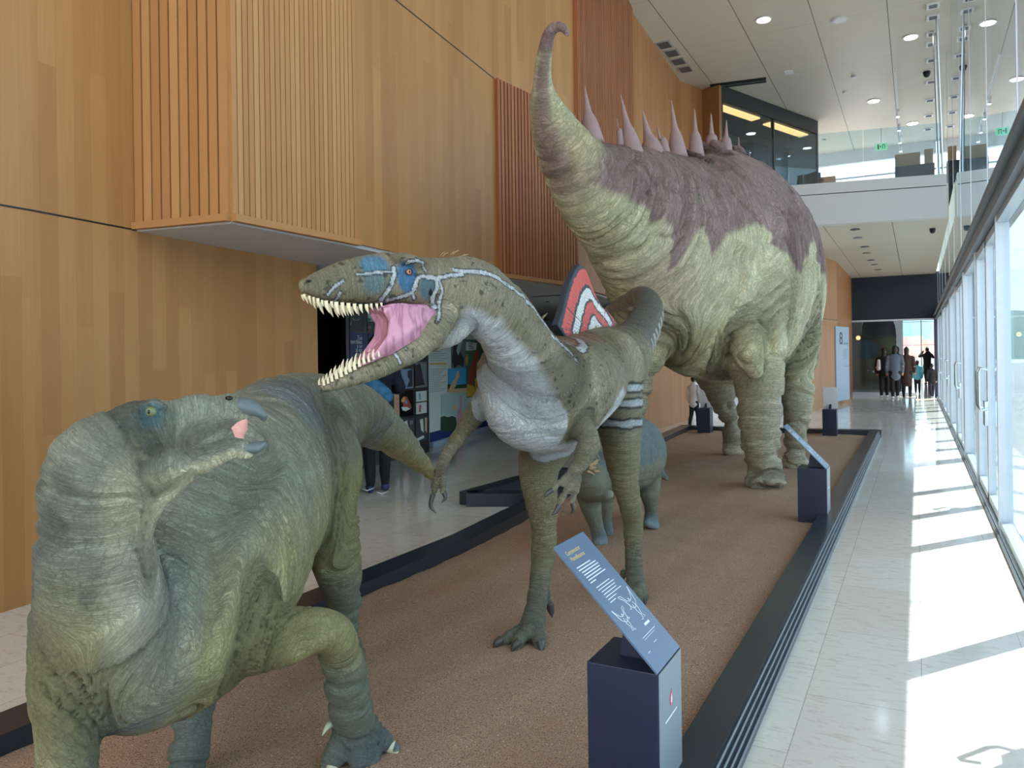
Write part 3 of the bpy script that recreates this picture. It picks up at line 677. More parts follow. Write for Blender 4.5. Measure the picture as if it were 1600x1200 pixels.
# ------------------------------------------------------------------ THEROPOD
td = empty('crested_theropod_dinosaur', (-1.75, 4.0, ZS), 'open-mouthed two-legged dinosaur with blue face and red and white pointed back fin', 'dinosaur')
t = Body()
H0 = W(480, 450, 3.02); H1 = W(700, 450, 3.3)
t.px([(478, 447, 3.02, 12, 13), (492, 446, 3.035, 17, 20), (512, 444, 3.06, 20, 27), (540, 440, 3.1, 24, 34), (575, 436, 3.14, 27, 38), (610, 434, 3.18, 30, 40), (640, 438, 3.22, 34, 38), (668, 443, 3.26, 38, 42), (700, 452, 3.31, 44, 52),
      (735, 458, 3.38, 47, 57), (768, 480, 3.47, 48, 56), (795, 512, 3.6, 50, 56), (815, 550, 3.75, 56, 60), (832, 585, 3.9, 70, 74)], tagn=1, s0=4)
t.px([(688, 478, 3.28, 38, 26), (672, 510, 3.24, 34, 28), (650, 540, 3.2, 30, 23), (620, 560, 3.15, 26, 18), (585, 578, 3.1, 23, 16), (550, 590, 3.06, 20, 14), (522, 599, 3.03, 16, 12), (509, 604, 3.02, 11, 9)], tagn=2, s0=4.6)
t.px([(724, 500, 3.34, 26, 22), (700, 522, 3.3, 22, 22), (672, 528, 3.26, 22, 22)], tagn=6, s0=4.4)
# brow, cheek
t.px([(618, 402, 3.13, 9, 7), (640, 404, 3.13, 11, 8), (656, 412, 3.16, 10, 8)], tagn=1, s0=4)
# torso + tail
t.px([(800, 580, 3.85, 55, 62), (825, 612, 3.95, 78, 86), (862, 615, 4.15, 86, 88), (900, 592, 4.45, 84, 73), (935, 576, 4.75, 72, 66), (960, 566, 5.0, 56, 58), (982, 545, 5.25, 38, 40), (1000, 520, 5.5, 30, 31), (1011, 495, 5.75, 26, 26), (1012, 474, 6.0, 21, 21), (998, 463, 6.3, 15, 15), (960, 480, 6.6, 9, 9), (935, 495, 6.8, 5, 5)], tagn=0, s0=0)
# white chest bulge
t.px([(790, 600, 3.78, 34, 34), (800, 640, 3.84, 46, 44), (835, 668, 3.98, 56, 40), (880, 672, 4.2, 50, 34)], tagn=3, s0=.2)
# right leg (foot nearest)
t.px([(880, 620, 4.4, 60, 80), (860, 680, 4.3, 46, 56), (842, 730, 4.2, 33, 42), (846, 780, 4.12, 27, 31), (850, 825, 4.1, 21, 24), (849, 865, 4.12, 20, 22), (844, 905, 4.08, 17, 19), (838, 945, 4.04, 17, 17), (832, 975, 4.0, 20, 17), (828, 992, 3.95, 24, 12)], up=tuple(fw), tagn=4, s0=1)
for f in ([(818, 985, 3.95, 12, 12), (795, 996, 3.9, 11, 10), (780, 1005, 3.88, 9, 8)], [(825, 985, 3.92, 12, 13), (812, 998, 3.86, 11, 11), (808, 1008, 3.83, 9, 8)], [(838, 985, 3.94, 13, 12), (842, 1000, 3.88, 12, 11), (843, 1008, 3.85, 9, 9)], [(852, 925, 4.12, 8, 8), (858, 945, 4.14, 6, 6)]):
    t.px(f, tagn=4, s0=2.5)
# left leg
t.px([(950, 570, 4.62, 56, 78), (962, 620, 4.62, 42, 66), (969, 675, 4.62, 34, 50), (973, 720, 4.62, 28, 36), (977, 755, 4.62, 22, 26), (985, 790, 4.66, 18, 21), (989, 815, 4.7, 17, 19), (990, 850, 4.68, 15, 17), (991, 890, 4.66, 14, 15), (994, 915, 4.62, 17, 13), (996, 930, 4.56, 18, 9)], up=tuple(fw), tagn=4, s0=1)
for f in ([(990, 925, 4.56, 9), (985, 940, 4.5, 8)], [(996, 928, 4.55, 9), (998, 945, 4.48, 8)], [(1000, 915, 4.58, 9), (1006, 935, 4.54, 7)], [(975, 895, 4.72, 6), (968, 912, 4.74, 4)]):
    t.px(f, tagn=4, s0=2.5)
# arms
t.px([(872, 625, 4.02, 40, 44), (885, 645, 3.98, 26, 30), (903, 664, 3.95, 22, 24), (920, 686, 3.92, 18, 20), (916, 705, 3.88, 18, 18), (906, 724, 3.85, 14, 14), (897, 735, 3.83, 13, 11)], up=tuple(fw), tagn=5, s0=1)
for f in ([(897, 735, 3.83, 8), (880, 750, 3.8, 6.5), (862, 766, 3.77, 5)], [(900, 740, 3.83, 8), (888, 762, 3.8, 7), (876, 782, 3.78, 6), (873, 790, 3.77, 5)], [(903, 740, 3.84, 7), (900, 765, 3.82, 6.5), (893, 785, 3.8, 5)]):
    t.px(f, tagn=5, s0=2)
t.px([(800, 600, 3.95, 36, 46), (772, 610, 3.98, 26, 32), (750, 638, 3.96, 19, 22), (728, 668, 3.94, 15, 17), (708, 695, 3.9, 12, 14), (694, 718, 3.87, 11, 11), (690, 732, 3.86, 11, 9)], up=tuple(fw), tagn=5, s0=1)
for f in ([(688, 732, 3.86, 7), (683, 752, 3.85, 6.5), (677, 772, 3.84, 5)], [(692, 732, 3.85, 7), (693, 752, 3.83, 6), (692, 768, 3.82, 5)], [(684, 735, 3.88, 6), (677, 752, 3.88, 5), (676, 762, 3.88, 4)]):
    t.px(f, tagn=5, s0=2)
# head plane coordinates for the painted markings
hd = np.array([H1[0]-H0[0], H1[1]-H0[1], 0]); hd /= np.linalg.norm(hd); hn = np.array([hd[1], -hd[0], 0])
if np.dot(hn, F) > 0: hn = -hn
def hp(px, py, off=.09):
    r = ray(px, py); o_ = H0+hn*off
    s_ = np.dot(o_-CP, hn)/np.dot(r, hn); p = CP+s_*r
    return np.array([np.dot(p-H0, hd), p[2]])
def c3(x, y): return (470+x*250/1600, 380+y*120/768)
def segd(Pt, A, Bp):
    A = np.array(A); Bp = np.array(Bp); d = Bp-A; L = (d**2).sum()+1e-12
    k = np.clip(((Pt-A)@d)/L, 0, 1); return np.linalg.norm(Pt-(A+k[:, None]*d), axis=1)
STROKES = [([(310, 500), (370, 420), (445, 370)], 5), ([(300, 590), (360, 600), (400, 560), (430, 490)], 6), ([(590, 305), (760, 290), (860, 280), (940, 285)], 3.5), ([(940, 240), (945, 300), (930, 380), (895, 470), (850, 560), (850, 600)], 8),
           ([(820, 590), (900, 595)], 8), ([(920, 560), (1000, 540), (1080, 520), (1130, 490), (1150, 420), (1170, 350), (1230, 325)], 7), ([(1070, 190), (1140, 180), (1210, 195)], 7), ([(1210, 220), (1250, 270)], 5), ([(1130, 490), (1165, 545)], 4),
           ([(1230, 335), (1340, 350), (1360, 440), (1330, 540), (1345, 640)], 8), ([(1340, 350), (1420, 340), (1500, 318), (1600, 315)], 8)]
LINES = [([hp(*c3(*p)) for p in pts], wd_*.00078) for pts, wd_ in STROKES]
LINES += [([hp(x, y) for x, y in [(685, 437), (690, 455), (686, 482), (684, 495), (680, 503)]], .003), ([hp(x, y) for x, y in [(612, 537), (618, 555), (624, 567)]], .003), ([hp(x, y) for x, y in [(626, 530), (634, 545)]], .0022)]
NL = [W(x, y, d) for x, y, d in [(715, 431, 3.2), (740, 433, 3.22), (765, 445, 3.28), (785, 462, 3.36), (800, 482, 3.48), (820, 506, 3.6), (840, 528, 3.75), (850, 536, 3.85), (862, 532, 3.98), (880, 521, 4.15), (893, 510, 4.3)]]
bdx = W(940, 560, 4.8)-W(830, 600, 3.9); bdx[2] = 0; bdx /= np.linalg.norm(bdx)
ZB = sorted([(float((W(x, y, d)-W(830, 600, 3.9))@bdx), float(W(x, y, d)[2])) for x, y, d in [(745, 505, 3.4), (765, 520, 3.45), (798, 556, 3.6), (827, 598, 3.72), (853, 640, 3.85), (872, 690, 3.9), (905, 690, 4.05), (922, 640, 4.2), (940, 612, 4.32), (958, 640, 4.45), (975, 700, 4.55)]])
ZBs = [a for a, b in ZB]; ZBz = [b for a, b in ZB]
def td_paint(D):
    co, v, tg, no = D['co'], D['v'], D['tag'], D['no']; N = len(v)
    tan = np.array(lin((180, 168, 142))); c = full(D, tan)
    n = fnoise(co*5, 3); nf = fnoise(co*28, 2)
    c = mixc(c, lin((150, 144, 112)), .7*sst(.45, .62, n))
    c = mixc(c, lin((124, 114, 90)), .6*sst(.35, .9, v)*(tg == 0)*sst(.3, 1.2, D['arc']+.0))
    # legs: yellow-olive upper, grey lower
    c = mixc(c, lin((172, 162, 120)), .8*(tg == 4)*sst(1.1, .8, co[:, 2])); c = mixc(c, lin((140, 144, 130)), .8*(tg == 4)*sst(.5, .2, co[:, 2]))
    # white belly, throat
    P2 = (co-H0)@hd
    und = np.zeros(N)
    su = (co-W(830, 600, 3.9))@bdx; zq = np.interp(su, ZBs, ZBz)
    und = np.maximum(und, np.where((tg == 0) | (tg == 3) | ((tg == 1) & (P2 > .75)) | ((tg == 5) & (D['arc'] < 1.17)), sst(.03, -.03, co[:, 2]-zq+.16*(n-.5)+.06*(nf-.5)), 0))
    und = np.maximum(und, np.where(tg == 1, sst(-.48, -.78, v+.35*(n-.5))*sst(.58, .68, P2), 0))
    und = np.maximum(und, np.where(tg == 6, .7, 0)); und = np.maximum(und, np.where(tg == 4, 0, 0))
    c = mixc(c, lin((242, 244, 246)), np.clip(und+.0, 0, 1)*sst(.25, .45, nf+.45*und))
    P = np.stack([P2, co[:, 2]], 1); isH = (tg == 1) | (tg == 2) | (tg == 6)
    side = sst(.15, .5, np.abs(no@hn))
    # blue patches
    def blob(px, py, rx, ry, ang=0):
        c0 = hp(px, py); q = P-c0; ca, sa = math.cos(ang), math.sin(ang)
        x = (q[:, 0]*ca+q[:, 1]*sa)/(rx*.00262); y = (-q[:, 0]*sa+q[:, 1]*ca)/(ry*.00262)
        return np.sqrt(x*x+y*y)
    hb = isH*(P2 < .62)
    c = mixc(c, lin((110, 168, 204)), .9*hb*sst(1.15, .7, blob(588, 413, 24, 18)+.5*(n-.5)))
    c = mixc(c, lin((120, 158, 168)), .75*hb*sst(1.15, .6, blob(588, 440, 24, 24)+.6*(n-.5)))
    c = mixc(c, lin((84, 146, 196)), .95*hb*sst(1.15, .85, blob(638, 433, 16, 24, .15)+.3*(n-.5)))
    c = mixc(c, lin((100, 140, 156)), .9*hb*sst(1.1, .7, blob(669, 448, 15, 20)+.5*(n-.5)))
    c = mixc(c, (.01, .012, .015), hb*sst(1.1, .8, blob(673, 457, 2.6, 6)))
    dl = np.full(N, 9.)
    for pts, wd_ in LINES:
        for a, b_ in zip(pts, pts[1:]): dl = np.minimum(dl, segd(P, a, b_)-wd_)
    dl = np.where(isH & (P2 < .66), dl, 9.)
    jit = .004*(fnoise(co*70, 2)-.5)*2
    dn = np.where((tg == 1) & (P2 > .585), np.abs(v-.47)*.16-.008, 9.)
    dn = np.minimum(dn, np.where((tg == 0) & (D['arc'] < .62), np.abs(v-np.interp(D['arc'], [0, .2, .62], [.42, .5, .95]))*.2-.008, 9.))
    dl = np.minimum(dl, dn)+jit
    c = mixc(c, lin((36, 50, 66)), .92*sst(.0085, .004, dl))
    c = mixc(c, lin((240, 245, 250)), sst(.0022, .0002, dl))
    # dark speckles
    sp = sst(.70, .76, fnoise(co*46, 2))*((tg == 1) | (tg == 2) | (tg == 0))
    c = mixc(c, lin((44, 48, 44)), .7*sp*(1-.6*und))
    # thigh bars
    for pts in ([(938, 608, 4.45), (955, 606, 4.45), (968, 611, 4.5)], [(935, 633, 4.45), (955, 630, 4.45), (978, 632, 4.5)], [(930, 665, 4.45), (955, 662, 4.45), (975, 664, 4.5)]):
        q = [W(*p) for p in pts]; d = np.minimum(segd(co, q[0], q[1]), segd(co, q[1], q[2])); d = np.where(tg == 4, d, 9)+.02*(fnoise(co*22, 2)-.5)
        nb = np.minimum(np.abs(co[:, 2]-q[1][2]), 9)+.02*(fnoise(co*22, 2)-.5); nb = np.where((tg == 4) & (co[:, 0] > q[0][0]-.03) & (co[:, 1] > 3.9) & (no[:, 1] < .6) & (co[:, 0] > -1.8), nb, 9)
        c = mixc(c, lin((34, 46, 50)), .85*sst(.04, .028, nb)); c = mixc(c, lin((215, 222, 226)), sst(.022, .014, nb))
    # tail: dark above, white slashes at the lower right edge
    tl = (tg == 0)*sst(1.45, 1.75, D['arc'])
    c = mixc(c, lin((112, 114, 108)), .75*tl*sst(-.4, .4, v)); c = mixc(c, lin((140, 112, 94)), .6*tl*sst(2.5, 2.9, D['arc']))
    fr = (D['arc']*9) % 1
    c = mixc(c, lin((225, 225, 220)), .95*tl*sst(.1, .35, no@R)*(np.abs(fr-.5) < .17)*(D['arc'] < 2.7)*(v < .3))
    c = mixc(c, lin((168, 112, 92)), .55*(tg == 0)*sst(.72, .95, v)*sst(1.3, 1.0, D['arc'])*sst(.2, .5, D['arc']))
    return c
def td_disp(D):
    k = np.where((D['tag'] == 1) & (D['arc'] < 4.7) | (D['tag'] == 2), .25, 1.)
    return k*(wrinkle(D, .006, 14, 2.2, .09)+wrinkle(D, .003, 36, 5, .12))
t.finish('body', .0062, 'skin_thero', td, td_paint, td_disp, 4, minz=.02, arck={0: .55, 3: .5, 1: .7, 2: .3})
# mouth lining: cheek membrane behind the rear teeth
mp = [(588, 480), (620, 474), (655, 478), (690, 489), (668, 512), (645, 534), (615, 552), (582, 562), (566, 563), (588, 548), (604, 525), (606, 502), (598, 488)]
pl = []
for x, y in mp:
    u, z_ = hp(x, y, .05); pl.append(H0+hd*u+np.array([0, 0, z_-H0[2]]))
q = Body(); q.px([(690, 487, 3.29, 26, 8), (660, 490, 3.255, 29, 18), (635, 497, 3.22, 30, 22), (612, 488, 3.19, 27, 15)], tagn=0, n=6)
q.px([(690, 490, 3.29, 26, 8), (662, 510, 3.25, 29, 18), (640, 525, 3.21, 29, 22), (612, 545, 3.17, 25, 13), (585, 562, 3.12, 19, 8)], tagn=0, n=6)
ml = q.finish('mouth_lining', .006, 'mouth_pink', td, lambda D: full(D, (.5, .2, .28)), None, 4)
b = MB(); b.prism([p-hn*-.092 for p in pl], hn*-.184, .008); b.build('cheek_membrane', 'mouth_pink', td, True)
q = Body(); q.px([(640, 535, 3.18, 14, 6), (600, 556, 3.12, 13, 5), (565, 570, 3.08, 10, 4)], tagn=0); q.finish('tongue', .005, 'mouth_pink', td, lambda D: full(D, (.5, .2, .28)), None, 3)
# teeth
up_t = [(474, 463, 8, 4), (481, 466, 9, 4), (487, 468, 9, 4), (493, 470, 13, 5), (499, 473, 8, 4), (505, 474, 17, 6), (513, 475, 9, 4.5), (520, 476, 19, 6.5), (529, 477, 19, 6), (538, 478, 18, 6), (547, 479, 14, 5.5), (556, 480, 12, 5.5), (565, 480, 13, 5.5), (572, 479, 9, 4), (580, 479, 9, 4.5), (587, 478, 6, 4)]
lo_t = [(503, 600, 9, 4), (509, 597, 9, 4), (515, 594, 11, 4.5), (522, 590, 14, 5), (529, 587, 16, 5.5), (536, 583, 13, 5), (542, 579, 18, 5.5), (549, 576, 16, 5.5), (556, 571, 14, 5), (563, 567, 16, 5), (570, 564, 13, 4), (577, 560, 15, 4.5), (585, 556, 12, 4)]
def widthat(px_): return np.interp(px_, [474, 500, 540, 590], [.018, .045, .062, .078])
for sgn in (1, -1):
    for (x, y, L, r) in up_t:
        off = widthat(x)*sgn; base = W(x, y-3, np.interp(x, [478, 700], [3.02, 3.3]))
        base = base+hn*off*.95; k = 3.1/FX
        cone([base, base+np.array([0, 0, -L*.55*k])+hd*L*.06*k, base+np.array([0, 0, -(L+2)*k])+hd*L*.3*k], [r*.55*k, r*.45*k, .0007], 'tooth', 'horn', td, 8)
    for (x, y, L, r) in lo_t:
        off = widthat(x)*sgn*.8; base = W(x, y+2, np.interp(x, [509, 650], [3.02, 3.2]))
        base = base+hn*off; k = 3.08/FX
        cone([base, base+np.array([0, 0, L*.6*k])-hd*L*.08*k, base+np.array([0, 0, (L+2)*k])+hd*L*.05*k], [r*.55*k, r*.45*k, .0007], 'tooth', 'horn', td, 8)
def on_side(px_, py_, off):
    u, z_ = hp(px_, py_, off); return H0+hd*u+np.array([0, 0, z_-H0[2]])+hn*off
for sgn in (1, -1):
    u = on_side(638.5, 425, .087); u = u if sgn > 0 else u-hn*.174
    b = MB(); b.ball(u, .0115, 20); e = b.build('eye', 'eye_orange', td, True)
    b = MB(); b.ball(u+hn*sgn*.0088, .0048, 12); b.build('pupil', 'pupil', e, True)
    b = MB(); b.tube([u+hn*sgn*.004+(hd*math.cos(a)*1.15+Z*math.sin(a)*.9)*.0125 for a in np.linspace(0, 2*PI, 22)], .0028, 6); b.build('eyelid', 'dark_blue_wall', e, True)
u = on_side(482, 439, .035)
b = MB(); b.ball(u, .008, 12, (1.3, 1.3, .7)); b.build('nostril', 'pupil', td, True)
# claws
for pts in ([(863, 765, 3.77), (855, 771, 3.76), (849, 779, 3.75)], [(873, 790, 3.77), (868, 800, 3.76), (861, 805, 3.75)], [(894, 785, 3.8), (896, 796, 3.8), (892, 804, 3.8)], [(677, 772, 3.84), (673, 790, 3.83), (682, 803, 3.82)], [(693, 768, 3.82), (696, 778, 3.81), (690, 786, 3.8)]):
    cone([W(*p) for p in pts], [.013, .010, .001], 'hand_claw', 'claw', td)
for pts in ([(783, 1000, 3.88), (775, 1006, 3.86), (771, 1014, 3.85)], [(810, 1003, 3.83), (803, 1010, 3.81), (799, 1019, 3.8)], [(844, 1004, 3.84), (846, 1012, 3.82), (846, 1021, 3.8)], [(858, 943, 4.14), (861, 955, 4.14), (863, 965, 4.13)], [(998, 943, 4.46), (999, 953, 4.43)], [(1006, 935, 4.52), (1009, 946, 4.5)]):
    cone([W(*p) for p in pts], [.024 if len(pts) > 2 else .016]+([.018] if len(pts) > 2 else [])+[.002], 'toe_claw', 'claw', td)
# back fin
fin = [(866, 508), (874, 486), (880, 462), (886, 440), (893, 424), (901, 413), (908, 416), (914, 428), (921, 448), (929, 466), (938, 480), (952, 494), (960, 506), (930, 530), (880, 530)]
n_f = np.cross(np.array([.0, 0, 1.]), W(950, 540, 4.9)-W(860, 540, 4.15)); n_f /= np.linalg.norm(n_f)
P0 = W(905, 500, 4.5)
def onfin(x, y): r = ray(x, y); return CP+r*(np.dot(P0-CP, n_f)/np.dot(r, n_f))
fd = np.cross(np.array([0, 0, 1.]), n_f); fd /= np.linalg.norm(fd)
bm_ = bmesh.new(); GX, GZ = 150, 170
from mathutils.geometry import intersect_point_tri_2d
f3 = [onfin(*p) for p in fin]; f2 = np.array([[np.dot(p-P0, fd), p[2]] for p in f3])
def inside(pt):
    c = False; j = len(f2)-1
    for i in range(len(f2)):
        if (f2[i][1] > pt[1]) != (f2[j][1] > pt[1]) and pt[0] < (f2[j][0]-f2[i][0])*(pt[1]-f2[i][1])/(f2[j][1]-f2[i][1])+f2[i][0]: c = not c
        j = i
    return c
qf = Body(); del qf
bf = MB(); bf.prism([tuple(p) for p in (np.array(f3)+n_f*.02)], tuple(-n_f*.04))
fo = bf.build('back_fin', 'paint_plain', td, True)
md = fo.modifiers.new('r', 'REMESH'); md.mode = 'VOXEL'; md.voxel_size = .005; sm = fo.modifiers.new('s', 'SMOOTH'); sm.iterations = 4
bpy.context.view_layer.update(); m2 = bpy.data.meshes.new_from_object(fo.evaluated_get(bpy.context.evaluated_depsgraph_get())); fo.modifiers.clear(); fo.data = m2; m2.name = 'back_fin'
N = len(m2.vertices); co = np.empty(N*3, np.float32); m2.vertices.foreach_get('co', co); co = co.reshape(-1, 3).astype(float)
rx = (co-P0)@fd; rz = co[:, 2]; f2c = np.array([[np.dot(onfin(*p)-P0, fd), onfin(*p)[2]] for p in ((860, 505), (872, 470), (901, 412), (915, 430), (952, 494))])
# bands: distance from the lower right base point, stretched so that they follow the arched outline
cB = np.array([np.dot(onfin(932, 532)-P0, fd), onfin(932, 532)[2]])
dx = rx-cB[0]; dz = rz-cB[1]; ang = np.arctan2(dz, dx)
ap = np.array([np.dot(onfin(901, 413)-P0, fd), onfin(901, 413)[2]])-cB; ta = math.atan2(ap[1], ap[0]); La = np.linalg.norm(ap)
oa = []
for (xa, za), (xb, zb2) in zip(f2, np.roll(f2, -1, 0)):
    for k_ in np.linspace(0, 1, 12): oa.append((math.atan2(za+(zb2-za)*k_-cB[1], xa+(xb-xa)*k_-cB[0]), math.hypot(za+(zb2-za)*k_-cB[1], xa+(xb-xa)*k_-cB[0])))
oa.sort(); rad = np.hypot(dx, dz)/(.25*La+.75*np.interp(ang, [x_[0] for x_ in oa], [x_[1] for x_ in oa]))
rad = rad+.035*(fnoise(np.stack([ang*26, rad*2, rad*0], 1), 2)-.5)
c = np.tile(lin((205, 84, 74)), (N, 1)).astype(float)
dk = lin((40, 50, 62)); wh = lin((218, 218, 214))
def band(a, b_, col, c): return mixc(c, col, ((rad > a) & (rad < b_)).astype(float))
c = band(.945, 9, dk, c); c = band(.70, .75, dk, c); c = band(.56, .70, wh, c); c = band(.52, .56, dk, c); c = band(.33, .37, dk, c); c = band(.20, .33, wh, c); c = band(-.1, .20, lin((150, 140, 104)), c)
ray_ = (np.abs(((ang*19) % 1)-.5) < .07)&(rad < .86); c = mixc(c, dk, .85*ray_)
at = m2.color_attributes.new('paint', 'FLOAT_COLOR', 'POINT'); at.data.foreach_set('color', np.hstack([c, np.ones((N, 1))]).astype(np.float32).ravel())
# quills on the nape, elbow and back
def quills(spots, L, name='quill'):
    for (x, y, d), (dx_, dy_) in spots:
        b = MB()
        for k in range(3):
            jx = random.uniform(-4, 4); jy = random.uniform(-2, 2)
            p = W(x+jx, y+jy, d); q_ = W(x+jx+dx_*random.uniform(.6, 1.1), y+jy+dy_*random.uniform(.6, 1.1), d-.01)
            b.tube([p, (p+q_)/2+np.array([0, 0, .004]), q_], [.0022, .0016, .0004], 5)
        b.build('quill_tuft', 'quill', td, True)
quills([((690, 402, 3.32), (10, -7)), ((706, 399, 3.34), (11, -7)), ((722, 401, 3.36), (12, -5)), ((738, 408, 3.4), (11, -5)), ((755, 419, 3.44), (12, -3)), ((770, 434, 3.48), (12, 0)), ((783, 449, 3.52), (11, 2)), ((838, 503, 3.9), (6, -8)), ((846, 497, 4.0), (7, -8))], 1, 'nape_quills')
quills([((930, 690, 3.95), (10, 14)), ((926, 704, 3.93), (12, 18)), ((918, 716, 3.9), (16, 18)), ((915, 724, 3.9), (20, 14))], 1, 'elbow_quills')

# ------------------------------------------------------------------ SMALL ARMOURED DINOSAUR
ad = empty('armoured_dinosaur', (-2.1, 5.8, ZS), 'small stocky four-legged grey dinosaur behind the crested one, blue-grey back shield', 'dinosaur')
q = Body()
q.px([(1042, 748, 7.0, 4, 4), (1030, 738, 6.95, 9, 9), (1012, 722, 6.8, 28, 30), (995, 708, 6.5, 46, 56), (968, 712, 6.2, 50, 58), (945, 728, 5.95, 44, 48), (928, 745, 5.8, 30, 34), (922, 765, 5.6, 22, 22), (935, 772, 5.45, 18, 13), (950, 773, 5.38, 11, 9)], tagn=0)
for L in ([(918, 745, 5.9, 24, 26), (922, 785, 5.9, 18, 19), (930, 815, 5.92, 12, 13), (936, 838, 5.95, 12, 12), (938, 848, 5.9, 13, 7)], [(945, 745, 6.1, 24, 26), (944, 785, 6.15, 14, 15), (946, 815, 6.2, 10, 11), (948, 830, 6.22, 11, 9)],
          [(1008, 730, 6.55, 28, 32), (1014, 765, 6.5, 17, 20), (1017, 795, 6.5, 10, 12), (1017, 812, 6.5, 11, 12), (1018, 820, 6.42, 14, 7)], [(985, 740, 6.9, 24, 26), (990, 775, 6.9, 13, 14), (992, 800, 6.9, 9, 10), (993, 808, 6.9, 11, 8)]):
    q.px(L, up=tuple(fw), tagn=1)
def ad_paint(D):
    c = full(D, lin((156, 158, 134))); n = fnoise(D['co']*9, 2)
    c = mixc(c, lin((122, 140, 146)), .85*(D['tag'] == 0)*sst(-.25, .1, D['v']+.4*(n-.5))*(D['arc'] < 1.5))
    c = mixc(c, lin((146, 164, 172)), .9*sst(.25, .1, D['co'][:, 2])); return c
q.finish('body', .012, 'skin_anky', ad, ad_paint, lambda D: .01*(fnoise(D['co']*26, 2)-.5), 4, minz=.02)
for i, (a, b_) in enumerate([((920, 735, 5.7), (932, 731, 5.55)), ((924, 741, 5.7), (939, 737, 5.55)), ((918, 730, 5.72), (934, 724, 5.6)), ((912, 738, 5.7), (930, 742, 5.55)), ((926, 728, 5.72), (938, 718, 5.6))]):
    cone([W(*a), (W(*a)+W(*b_))/2+np.array([0, 0, .01]), W(*b_)], [.016, .011, .001], 'neck_spike', 'horn', ad)

# ------------------------------------------------------------------ SAUROPOD
sd_ = empty('long_tailed_sauropod_dinosaur', (-2.0, 9.8, ZS), 'towering purple and cream long-tailed dinosaur with a row of spikes on its back', 'dinosaur')
q = Body()
Ts = [(886, 52, 5.9, 6, 6), (880, 43, 5.92, 7, 7), (868, 42, 5.96, 9, 9), (858, 53, 6.0, 10, 10), (852, 78, 6.1, 12, 12), (848, 105, 6.2, 14, 14), (848, 135, 6.3, 17, 17), (852, 165, 6.45, 27, 24), (868, 205, 6.6, 40, 38), (892, 250, 6.8, 52, 54), (925, 290, 7.1, 64, 74), (965, 320, 7.5, 78, 98),
      (1005, 350, 7.9, 92, 128), (1045, 385, 8.3, 108, 155), (1090, 412, 8.8, 118, 178), (1135, 420, 9.4, 118, 182), (1175, 430, 10.1, 102, 165), (1205, 440, 10.8, 82, 145), (1222, 430, 11.6, 50, 100)]
q.px(Ts, tagn=0, s0=0, n=8, seg=28)
q.px([(1205, 400, 11.2, 50, 70), (1212, 370, 12, 30, 40), (1214, 355, 12.8, 22, 24), (1214, 350, 13.6, 18, 20), (1212, 352, 14.1, 20, 16)], tagn=0, s0=9)
# far shoulder / flank hump
q.px([(1225, 330, 10.6, 30, 36), (1238, 370, 10.4, 32, 40), (1243, 430, 10.3, 34, 44), (1248, 500, 10.2, 30, 38), (1250, 560, 10.1, 28, 30)], up=tuple(fw), tagn=2, s0=8)
# legs
q.px([(1155, 380, 9.0, 70, 90), (1160, 460, 8.8, 70, 88), (1172, 530, 8.6, 58, 66), (1185, 590, 8.5, 40, 44), (1187, 640, 8.45, 35, 37), (1188, 690, 8.45, 32, 33), (1192, 730, 8.45, 29, 31), (1196, 750, 8.42, 34, 22)], up=tuple(fw), tagn=1, s0=1)
q.px([(1185, 752, 8.4, 20, 11), (1205, 752, 8.3, 22, 11), (1222, 753, 8.35, 15, 9)], tagn=1, s0=3)
q.px([(1140, 470, 8.45, 20, 24), (1152, 505, 8.3, 34, 34), (1164, 540, 8.22, 28, 28), (1180, 582, 8.2, 13, 14)], up=tuple(fw), tagn=1, s0=1.4)
q.px([(1240, 470, 9.9, 42, 50), (1250, 540, 9.85, 30, 36), (1248, 590, 9.8, 26, 28), (1245, 640, 9.8, 23, 24), (1243, 690, 9.8, 20, 21), (1244, 718, 9.8, 22, 18)], up=tuple(fw), tagn=1, s0=1)
q.px([(1105, 520, 10.8, 60, 60), (1118, 580, 11.0, 36, 40), (1130, 625, 11.1, 22, 26), (1141, 660, 11.15, 16, 18), (1146, 690, 11.2, 18, 18), (1148, 703, 11.15, 20, 12)], up=tuple(fw), tagn=1, s0=1)
q.px([(1020, 470, 8.3, 70, 80), (1000, 540, 8.35, 48, 54), (985, 600, 8.4, 38, 40), (972, 660, 8.4, 32, 33), (966, 710, 8.4, 28, 29), (966, 752, 8.4, 32, 22)], up=tuple(fw), tagn=1, s0=1)
# muscle folds on the flank and knobs on the back
for f in ([(1043, 262, 8.1, 9, 10), (1052, 280, 8.05, 11, 12), (1062, 292, 8.1, 9, 8)], [(1078, 240, 8.5, 10, 9), (1095, 250, 8.4, 13, 11), (1108, 260, 8.4, 10, 8)], [(1100, 228, 8.9, 10, 9), (1118, 232, 8.8, 15, 13), (1134, 240, 8.8, 11, 9)], [(1140, 228, 9.3, 9, 8), (1158, 240, 9.3, 10, 9), (1170, 255, 9.4, 8, 8)]):
    q.px(f, tagn=0 if f[0][1] > 300 else 3, s0=5)
Bd = [(840, 150), (878, 178), (905, 238), (925, 275), (960, 303), (1013, 317), (1035, 326), (1053, 352), (1068, 338), (1085, 350), (1096, 425), (1112, 360), (1122, 352), (1133, 400), (1148, 355), (1170, 352), (1200, 432), (1212, 380), (1232, 450), (1245, 400), (1270, 440), (1300, 440)]
ax_d = W(1175, 430, 10.1)-W(925, 290, 7.1); ax_d[2] = 0; ax_d /= np.linalg.norm(ax_d)
lat_d = np.array([ax_d[1], -ax_d[0], 0]); 
if lat_d[0] < 0: lat_d = -lat_d
BT = []
